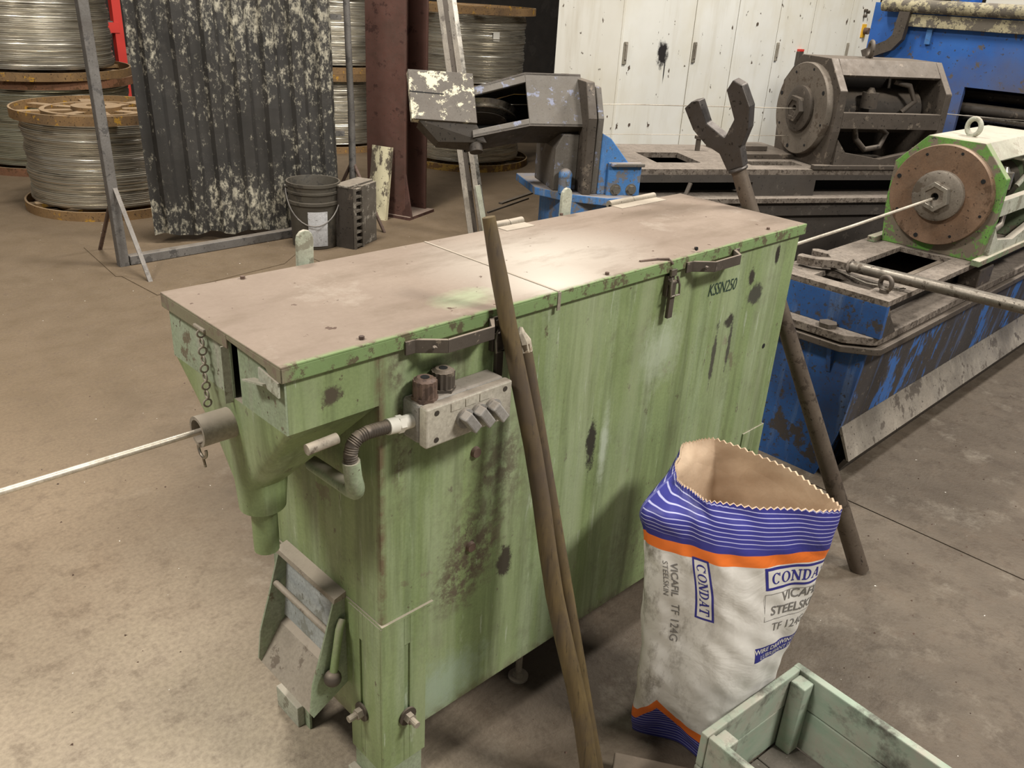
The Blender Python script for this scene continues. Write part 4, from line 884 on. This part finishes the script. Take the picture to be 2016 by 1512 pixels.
mb.loft(loops, False); lab(mb.build('sheave_wheel', 'steel', sa, True), 'grooved steel sheave wheel')
aprism([(-.47, -.105), (-.22, -.105), (-.22, .105), (-.47, .105), (-.72, .03), (-.72, -.16)], -.09, -.08, 'arm_back_shade_plate', 'black_gap', 0)  # boxed rear of the arm, coloured black to stand for interior shade
mb = MB(); mb.cyl(c0-vv*.025, c0+vv*.025, .148, seg=40); mb.build('wheel_web', 'dark_iron', sa, True)
# wires of the second line
mb = MB(); mb.tube([w2(-.55, .12, 1.0), w2(.1, .235, 1.0), w2(.99, .24, 1.0)], .0022, 8); tag(mb.build('drawn_wire', 'wire', None, True), 'thin bright wire entering the dark grey die block', 'wire')
mb = MB(); mb.tube([w2(-.36, .24, .862), w2(1.0, .30, .86)], .0016, 8); tag(mb.build('drawn_wire', 'wire', None, True), 'lower thin wire passing under the dark grey die block', 'wire')
mb = MB(); mb.tube([w2(1.67, .24, 1.0), Vector((4.74, .6, .965)), Vector((5.05, .4, .955))], .0022, 8); tag(mb.build('drawn_wire', 'wire', None, True), 'thin wire leaving the dark die block into the blue machine opening', 'wire')

# ------------------------------------------------------------------ white cabinet row
cb2 = thing('control_cabinet', 'long white control cabinet row with spattered doors behind the rear line', 'cabinet', (3.652, 2.45, 0))
CD = onX(1097, 60, 3.652).y-2.45
mb = MB(); mb.box(0, 3.25, .012, CD, 0, 2.1); mb.build('carcass', 'cabinet', cb2)
xs = [0, .698, 1.183, 1.718, 2.203, 2.793, 3.25]
for i in range(6):
    mb = MB(); mb.box(xs[i]+.004, xs[i+1]-.004, -.006, .012, .06, 2.08); d = mb.build('door', 'cabinet', cb2, bev=.003)
    if i in (0, 1, 3, 5):
        x = xs[i]+.03
        mb = MB(); mb.box(x-.016, x+.016, -.016, -.006, 1.085, 1.21); hd = mb.build('handle', 'cab_handle', d, bev=.004)
        mb = MB(); mb.box(x-.008, x+.008, -.022, -.016, 1.11, 1.20); mb.build('handle_lever', 'dusty_metal', hd, bev=.003)
        if i == 3:
            mb = MB(); mb.box(2.035, 2.105, -.03, -.006, 1.06, 1.15); k = mb.build('main_switch', 'handle_iron', d, bev=.004)
            mb = MB(); mb.box(2.04, 2.10, -.032, -.008, 1.15, 1.165); mb.build('switch_cap', 'red', k)
        if i == 5:
            mb = MB(); mb.box(3.01, 3.08, -.012, -.006, 1.25, 1.35); k = mb.build('stop_plate', NT('yellow_plate').out('#d9a832', .5), d)
            mb = MB(); mb.cyl((3.055, -.012, 1.30), (3.055, -.05, 1.30), .025, seg=16); mb.build('stop_button', 'rod', k, True)
            for (x, z) in ((2.995, 1.45), (3.04, 1.44), (3.0, 1.41)):
                mb = MB(); mb.cyl((x, -.006, z), (x, -.03, z), .012, seg=12); mb.build('push_button', 'handle_iron', d, True)

# ------------------------------------------------------------------ big blue machine at the right
bm_ = thing('wire_block_machine', 'big blue machine housing with a dark rectangular opening, far right', 'machine', (4.75, 0, 0))
mb = MB(); y0, y1 = -.9, 1.49; a, b_ = -.6, .885; zlo, zhi = .86, 1.10
mb.box(0, .03, b_, y1, 0, 1.5); mb.box(0, .03, y0, a, 0, 1.5); mb.box(0, .03, a, b_, 0, zlo); mb.box(0, .03, a, b_, zhi, 1.5); mb.build('front_panel', 'blue_panel', bm_)
mb = MB(); mb.box(.03, .9, y1-.03, y1, 0, 1.5); mb.box(.03, .9, y0, y0+.03, 0, 1.5); mb.box(.03, .9, y0+.03, y1-.03, 1.47, 1.5); mb.box(.88, .9, y0+.03, y1-.03, 0, 1.47); mb.build('housing', 'blue_panel', bm_)
for k, (z, r) in enumerate(((.985, .03), (.94, .045), (1.05, .025))):
    mb = MB(); mb.cyl((.10+.05*k, y0+.05, z), (.10+.05*k, y1-.05, z), r, seg=20); mb.build('roller', 'steel' if k == 1 else 'dark_iron', bm_, True)
mb = MB(); mb.tube([(-.05, 1.42, 1.49), (-.05, y0, 1.49)], .035, 16); mb.build('guard_pipe', 'cream_pipe', bm_, True)
mb = MB(); mb.box(-.045, -.002, y0, 1.30, 1.385, 1.45); mb.build('guard_band', 'cream_pipe', bm_, bev=.003)
mb = MB()
pts = [Vector((-.06, 1.275, 1.46)), Vector((-.06, 1.285, 1.33)), Vector((-.06, 1.33, 1.29)), Vector((-.06, 1.47, 1.215))]
mb.prism([(1.25, 1.46), (1.31, 1.46), (1.322, 1.335), (1.35, 1.305), (1.485, 1.24), (1.46, 1.19), (1.31, 1.255), (1.262, 1.315)], 'x', -.075, -.03)
mb.build('guard_arm', 'mid_iron', bm_)
mb = MB(); mb.box(-.02, -.0, 1.125, 1.155, 1.30, 1.385); mb.build('guard_stop', 'blue_post', bm_)
for k, (ya, yb, za, zb_, mt) in enumerate(((1.44, 1.25, 1.5, 1.56, 'cream_pipe'), (1.08, .98, 1.5, 1.57, 'blue_panel'), (.90, .1, 1.5, 1.60, 'white_item'))):
    mb = MB(); mb.box(.02, .2, min(ya, yb), max(ya, yb), za, zb_); mb.build('top_fitting', mt, bm_, bev=.004)

# ------------------------------------------------------------------ wire spools
def make_coil(Rc, Hc, seed):
    rnd = random.Random(seed); mb = MB(); prof = []; n = 46
    for i in range(n):
        z = Hc*i/n; d = rnd.uniform(-.006, .004)
        for (dz, dr) in ((0, -.006), (.3, 0), (.7, 0)): prof.append((Rc+d+dr+(.006*math.sin(i*.5)), z+dz*Hc/n))
    prof.append((Rc-.006, Hc)); return mb.lathe(prof, (0, 0, 0), 'z', 96)
def make_flange(R, h, mat, parent, z, rmat):
    mb = MB(); mb.lathe([(R-.012, 0), (R, 0), (R, h), (R-.012, h)], (0, 0, z), 'z', 80, True); rim = mb.build('flange_rim', mat, parent, True)
    mb = MB(); mb.lathe([(R*.60, .012), (R*.66, .012), (R*.66, h*.7), (R*.60, h*.7)], (0, 0, z), 'z', 60, True); mb.build('flange_ring', rmat, rim, True)
    for k in range(8):
        a = 2*PI*k/8+.2; c, s_ = math.cos(a), math.sin(a); mb = MB()
        mb.obox((c*R*.56, s_*R*.56, z+h*.4), (c*R*.42, s_*R*.42, 0), (-s_*.035, c*.035, 0), (0, 0, h*.22)); mb.build('flange_spoke', rmat, rim)
    mb = MB(); mb.lathe([(.06, 0), (.15, 0), (.15, h), (.06, h)], (0, 0, z), 'z', 40, True); mb.build('flange_hub', rmat, rim, True)
def spool(label, loc, R=.5, Hs=.63, rc=.9, mat='flange', rmat='flange', cmat='coil', seed=1, rz=0):
    t = thing('wire_spool', label, 'spool', loc, rz, 'wire spools'); h = .058
    make_flange(R, h, mat, t, 0, rmat); make_flange(R, h, mat, t, Hs-h, rmat)
    mb = make_coil(R*rc, Hs-2*h-.012, seed); o = mb.build('wire_coil', cmat, t, True); o.location = (0, 0, h+.006)
    mb = MB(); mb.cyl((0, 0, h), (0, 0, Hs-h), R*.4, seg=32); mb.build('core', 'dark_iron', t, True)
    return t
spool('wire spool with rusty flanges standing alone in front, beside the grey post', (1.545, 4.985, 0), .5, .63, .9, seed=1, rz=.4)
spool('lower wire spool of the back stack at the left edge, red rusty bottom flange', (1.74, 6.55, 0), .64, .67, .9, 'flange_r', 'flange', 'coil_pale', 2)
s3 = spool('upper wire spool of the back stack at the left edge', (1.70, 6.55, .672), .66, .72, .82, 'flange', 'flange', 'coil', 3)
spool('lower wire spool with yellow flange behind the sheave arm', (4.75, 5.05, 0), .575, .65, .84, 'flange_y', 'flange_y', 'coil', 4)
s5 = spool('upper wire spool with paper tag stacked behind the sheave arm', (4.75, 5.05, .652), .575, .655, .86, 'flange', 'flange', 'coil', 5)
mb = MB()
for k in range(5):
    a = math.radians(-107)+k*.03; r = .575*.86+.004; 
    for z in (.40, .47): mb.v.append(Vector((r*math.cos(a), r*math.sin(a), z)))
mb.f = [(2*k, 2*k+2, 2*k+3, 2*k+1) for k in range(4)]; lab(mb.build('paper_tag', 'white_item', s5), 'white paper tag')
spool('lower wire spool half hidden behind the corrugated sheet and the column', (4.15, 6.35, 0), .6, .68, .86, 'flange', 'flange', 'coil', 6)
spool('upper wire spool half hidden behind the corrugated sheet and the column', (4.15, 6.35, .682), .6, .70, .86, 'flange', 'flange', 'coil', 7)

# ------------------------------------------------------------------ screen stand with corrugated sheet
P1s, P2s = Vector((1.085, 3.60, 0)), onZ(697, 446, 0)
st = thing('screen_stand', 'grey tube stand holding a black flaking corrugated sheet', 'screen', P1s)
lean = (onX(160, 0, P1s.x)-P1s); lt = lean*(1.5/lean.z)
mb = MB(); mb.bar(Vector((0, 0, 0)), lt, .05, .05); mb.build('post', 'galv', st, bev=.004)
d2 = P2s-P1s; ztop = onX(681, 0, P2s.x-.02)
mb = MB(); mb.tube([d2, d2+Vector((0, .0, .72))], .022, 16); mb.tube([d2+Vector((0, 0, .7)), d2+(Vector((ztop.x, ztop.y, ztop.z))-P2s)*1.15], .02, 16); mb.build('post', 'galv', st, True)
mb = MB(); mb.bar(Vector((.03, 0, .03)), d2+Vector((-.03, 0, .03)), .05, .05); mb.build('base_rail', 'galv', st, bev=.004)
def brace(a, b_): mb = MB(); mb.cyl(a, b_, .011, seg=10); mb.build('brace_rod', 'rod', st, True)
brace(Vector((0, 0, .40)), onZ(197, 492, 0)-P1s+Vector((0, 0, .0))); 
mb = MB(); mb.bar(Vector((.01, 0, .42)), onZ(297, 556, 0)-P1s, .022, .006); mb.build('brace_strap', 'galv', st)
brace(d2+Vector((0, 0, .42)), d2+Vector((.08, -.22, 0))); brace(d2+Vector((0, 0, .42)), d2+Vector((-.08, .22, 0)))
Aq, Bq = onZ(306, 466, .05), onZ(672, 446, .05); Aq = Aq; n_w = (Bq-Aq); wl_ = n_w.length; ex = n_w.normalized(); ey = Vector((-ex.y, ex.x, 0))
prof = []; per_w = wl_/7; amp = .028
for k in range(7):
    x0 = k*per_w
    for (f, a) in ((0, 0), (.36, 0), (.5, amp), (.86, amp)): prof.append((x0+f*per_w, a))
prof.append((wl_, 0))
mb = MB(); vs = []; nz = 12
for j in range(nz+1):
    z = .05+1.7*j/nz
    for (x, a) in prof: vs.append(Aq-P1s+ex*(x-.03*(j/nz))+ey*(-a+.03+.004*math.sin(x*9+j))+Vector((0, 0, z-.05+(.012*math.sin(x*25) if j == 0 else 0))))
np_ = len(prof); fs = [(j*np_+i, j*np_+i+1, (j+1)*np_+i+1, (j+1)*np_+i) for j in range(nz) for i in range(np_-1)]
mb._add(vs, fs); sh = mb.build('corrugated_sheet', 'sheet', st); sh.modifiers.new('thickness', 'SOLIDIFY').thickness = .003
for v in (.55, 1.2):
    mb = MB(); mb.bar(Aq-P1s+ey*.075+ex*.06+Vector((0, 0, v)), Bq-P1s+ey*.075+Vector((.06, 0, v)), .03, .03); mb.build('back_rail', 'galv', st)
# sheet on the floor below the stand
mb = MB(); c = [onZ(165, 488, 0), onZ(228, 545, 0), onZ(240, 545, 0), onZ(310, 582, 0), onZ(560, 520, 0), onZ(620, 470, 0), onZ(500, 470, 0)]
mb.prism([(q.x, q.y) for q in c], 'z', .0, .004); tag(mb.build('floor_sheet', 'floor', None), 'thin dusty sheet on the floor under the grey stand', 'sheet')

# ------------------------------------------------------------------ pail, casting, plate, column, bars
pq = onZ(622, 492, 0); dirp = Vector((pq.x-CAM.x, pq.y-CAM.y, 0)).normalized(); pc = pq+dirp*.13
pl = thing('plastic_pail', 'dirty grey plastic pail with torn white label and wire bail', 'pail', (pc.x, pc.y, 0))
mb = MB(); mb.lathe([(.0001, .0), (.128, 0), (.132, .004), (.141, .255), (.152, .258), (.152, .275), (.143, .278), (.144, .318), (.153, .32), (.153, .332), (.146, .334), (.147, .36), (.155, .362), (.155, .38), (.147, .38), (.139, .34), (.122, .05), (.0001, .045)], (0, 0, 0), 'z', 56); mb.build('pail_body', 'pail', pl, True)
mb = MB(); mb.lathe([(.0001, .30), (.1355, .30)], (0, 0, 0), 'z', 40); mb.build('dark_contents', 'pail_in', pl)
a0 = math.atan2(-dirp.y, -dirp.x)
mb = MB(); vs = []
for i in range(9):
    a = a0-.02+(.82*(i/8-.5))+.16
    for z in (.02, .225): r = .1335+.0085*z/.255+.001; vs.append(Vector((r*math.cos(a), r*math.sin(a), z)))
mb._add(vs, [(2*i, 2*i+2, 2*i+3, 2*i+1) for i in range(8)]); lab(mb.build('label', 'label', pl, True), 'torn white paper label')
mb = MB(); sd = Vector((-dirp.y, dirp.x, 0)); path = []
for i in range(21):
    t = PI*i/20; path.append(sd*(.158*math.cos(t))+(-dirp)*(.16*math.sin(t)) + Vector((0, 0, .345-.20*math.sin(t))))
mb.tube(path, .004, 8); mb.build('bail', 'galv', pl, True)
for sg in (-1, 1):
    mb = MB(); mb.cyl(sd*sg*.148+Vector((0, 0, .345)), sd*sg*.165+Vector((0, 0, .345)), .012, seg=12); mb.build('bail_ear', 'pail', pl, True)
# ribbed grey casting: a channel on end with a ladder of ribs
g0, g1, g2 = onZ(665, 478, 0), onZ(705, 488, 0), onZ(742, 472, 0)
g1 = g1+(g2-g1)*.2; gx = (g2-g1); gl = gx.length; ang = math.atan2(gx.y, gx.x)
gc = thing('ribbed_casting', 'grey ribbed metal casting standing right of the pail', 'casting', (g1.x, g1.y, 0), ang)
mb = MB(); mb.box(-.005, gl, .0, .022, 0, .36); mb.box(gl-.02, gl, .022, .12, 0, .36); mb.box(-.09, gl, .022, .13, .345, .37); mb.box(-.005, gl-.02, .022, .12, 0, .018); mb.build('casting_shell', 'plastic_part', gc, bev=.003)
mb = MB(); mb.box(-.085, -.07, -.012, .0, 0, .36); mb.box(-.012, .004, -.016, .0, 0, .365); mb.build('ladder_rails', 'plastic_part', gc)
for k in range(9):
    mb = MB(); mb.box(-.07, -.012, -.012, .012, .01+k*.0415, .022+k*.0415); mb.build('rib', 'plastic_part', gc)
mb = MB(); mb.box(-.085, -.005, .012, .02, 0, .36); mb.build('ladder_back', 'dark_iron', gc)
mb = MB(); mb.box(-.09, -.075, .0, .12, 0, .36); mb.build('side_plate', 'dark_iron', gc)
# H column
cq = onZ(782, 432, 0); ca_ = math.radians(-70)
co = thing('steel_column', 'red oxide painted steel H column with floor gusset', 'column', (cq.x+.13, cq.y+.17, 0), ca_)
mb = MB(); mb.box(-.15, .15, -.14, -.12, 0, 3.4); mb.box(-.15, .15, .12, .14, 0, 3.4); mb.box(-.008, .008, -.12, .12, 0, 3.4)
CO_PARTS = co
mb.build('h_section', 'column', co, bev=.003)
mb = MB(); mb.box(-.2, .2, -.16, .16, 0, .02); mb.build('column_base_plate', 'column_dark', co)
mb = MB(); mb.prism([(.15, .02), (.2, .02), (.15, .3)], 'y', -.138, -.122); mb.build('column_gusset', 'column_dark', co)
# cream plate leaning on the column
al = Vector((math.cos(ca_), math.sin(ca_), 0)); on_ = Vector((math.sin(ca_), -math.cos(ca_), 0)); lp = Vector((cq.x+.13, cq.y+.17, 0))+on_*.26-al*.0; mb = MB(); w_ = .07; up = Vector((0, 0, .47))-on_*.075; sdv = al
nrm = sdv.cross(up).normalized()
mb.obox(up/2, sdv*w_, up/2, nrm*.004); mb.obox(up/2+sdv*w_-nrm*.012, sdv*.004, up/2, nrm*.014); mb.obox(up/2-sdv*w_-nrm*.012, sdv*.004, up/2, nrm*.014)
o = tag(mb.build('flaking_plate', 'cream_plate', None), 'narrow flaking cream plate leaning against the red column', 'plate'); o.location = (lp.x, lp.y, 0)
# leaning flat and angle bars
bb = onZ(946, 470, 0)
specs = [(-.062, 0, .0, .034, 'skirt'), (-.022, .03, .0, .034, 'mid_iron'), (.016, 0, .02, .032, 'skirt'), (.052, .03, .03, .03, 'steel')]
names = ['leftmost leaning pale steel bar of the bundle by the column', 'second leaning dark steel bar of the bundle by the column', 'third leaning pale steel bar of the bundle by the column', 'rightmost bright steel bar of the leaning bundle by the column']
tgt = onY(882, 10, bb.y+.34)
for (dx, dy, tz, w_, mt), nm_ in zip(specs, names):
    base = bb+ex*dx+ey*dy; tp = Vector((tgt.x, tgt.y, tgt.z))+ex*dx*.8; tp = base+(tp-base)*1.2
    mb = MB(); mb.bar(Vector((0, 0, 0)), tp-base, w_, .006, ey); mb.bar(Vector((0, 0, 0))+ey*.008, tp-base+ey*.008, .006, .02, ey)
    o = tag(mb.build('steel_bar', mt, None), nm_, 'bar', 'leaning steel bars'); o.location = base
base = bb+ex*.035-ey*.02; tq = onY(940, 365, base.y+.05); mb = MB(); mb.bar(Vector((0, 0, 0)), tq-base, .034, .008, ey)
o = tag(mb.build('steel_bar', 'pale_green', None), 'short pale bar leaning just behind the tall wooden handle', 'bar'); o.location = base
# red rack far behind
rk = thing('storage_rack', 'red storage rack far behind the left spools', 'rack', (2.35, 7.9, 0))
for (x, y) in ((-.55, 0), (.05, 0), (.5, 0), (-.55, .6), (.5, .6)):
    mb = MB(); mb.box(x-.04, x+.04, y-.04, y+.04, 0, 2.4); mb.build('rack_post', 'red', rk)
ZR = onY(258, 141, 7.85).z-.105
for z in (.40, ZR, ZR+.45, ZR+.9):
    mb = MB(); mb.box(-.5, .5, -.05, -.02, z, z+.09); mb.build('rack_beam', 'red', rk)
    mb = MB(); mb.box(-.5, .5, -.02, .6, z+.09, z+.10); mb.build('rack_shelf', 'galv', rk)
for (x, z, w_, h, mt, nm_) in ((-.38, ZR+.102, .16, .2, 'white_item', 'white box on the red rack, left on the middle shelf'), (.24, .502, .2, .22, 'arm_grey', 'grey box on the red rack, lowest shelf'), (-.30, ZR+.552, .2, .25, 'dark_iron', 'dark box on the red rack, upper shelf')):
    bx2 = thing('storage_box', nm_, 'box', (2.35+x, 8.05, z)); mb = MB(); mb.box(-w_/2, w_/2, 0, .3, 0, h*.85); mb.build('box_body', mt, bx2, bev=.01)
    mb = MB(); mb.box(-w_/2-.005, w_/2+.005, -.005, .305, h*.85, h); mb.build('box_lid', mt, bx2, bev=.004)
q = onY(262, 141, 8.0); kg = thing('wooden_keg', 'small brown wooden keg on the red rack behind the left spools', 'keg', (q.x, 8.05, ZR+.102))
mb = MB(); mb.lathe([(.0001, 0), (.105, 0), (.118, .05), (.122, .10), (.118, .15), (.105, .2), (.098, .2), (.098, .19), (.0001, .19)], (0, 0, 0), 'z', 32); mb.build('keg_body', 'skirt', kg, True)
for z in (.045, .145):
    mb = MB(); mb.lathe([(.117, z), (.1225, z), (.1225, z+.014), (.117, z+.014)], (0, 0, 0), 'z', 32, True); mb.build('keg_hoop', 'dark_iron', kg, True)
# small pieces on the floor behind the box
for (pa, pb, w_, nm_) in (((985, 402), (1065, 375), .03, 'dark flat strip on the floor left of the blue post'), ((960, 420), (1040, 392), .012, 'thin rod on the floor behind the lubricant box')):
    a, b_ = onZ(*pa, 0), onZ(*pb, 0); mb = MB(); mb.bar(Vector((0, 0, .006)), b_-a+Vector((0, 0, .006)), w_, .012); o = tag(mb.build('scrap_strip', 'dark_iron', None), nm_, 'scrap'); o.location = a

# loose grit on the floor, too small to count
rg = random.Random(3); mb = MB()
for k in range(900):
    x, y = rg.uniform(.5, 4), rg.uniform(-1.6, .9)
    if k % 3 == 0: x, y = rg.uniform(-1.2, 2.5), rg.uniform(.5, 3.4)
    r = rg.choice((.0012, .0018, .0025, .004)); a = rg.uniform(0, 6.3); q = Vector((x, y, 0))
    if 0 < x < 1.42 and 0 < y < .4 or (2 < x and y > -.05) or (.58 < x < 1.0 and -1 < y < -.12): continue
    e = [q+Vector((r*math.cos(a+i*2.1)*rg.uniform(.6, 1.6), r*math.sin(a+i*2.1), .0)) for i in range(3)]+[q+Vector((0, 0, r))]
    mb._add(e, [(0, 2, 1), (0, 1, 3), (1, 2, 3), (2, 0, 3)])
tag(mb.build('floor_grit', 'rod', None), 'fine dark grit scattered over the concrete floor', 'grit', None, 'stuff')
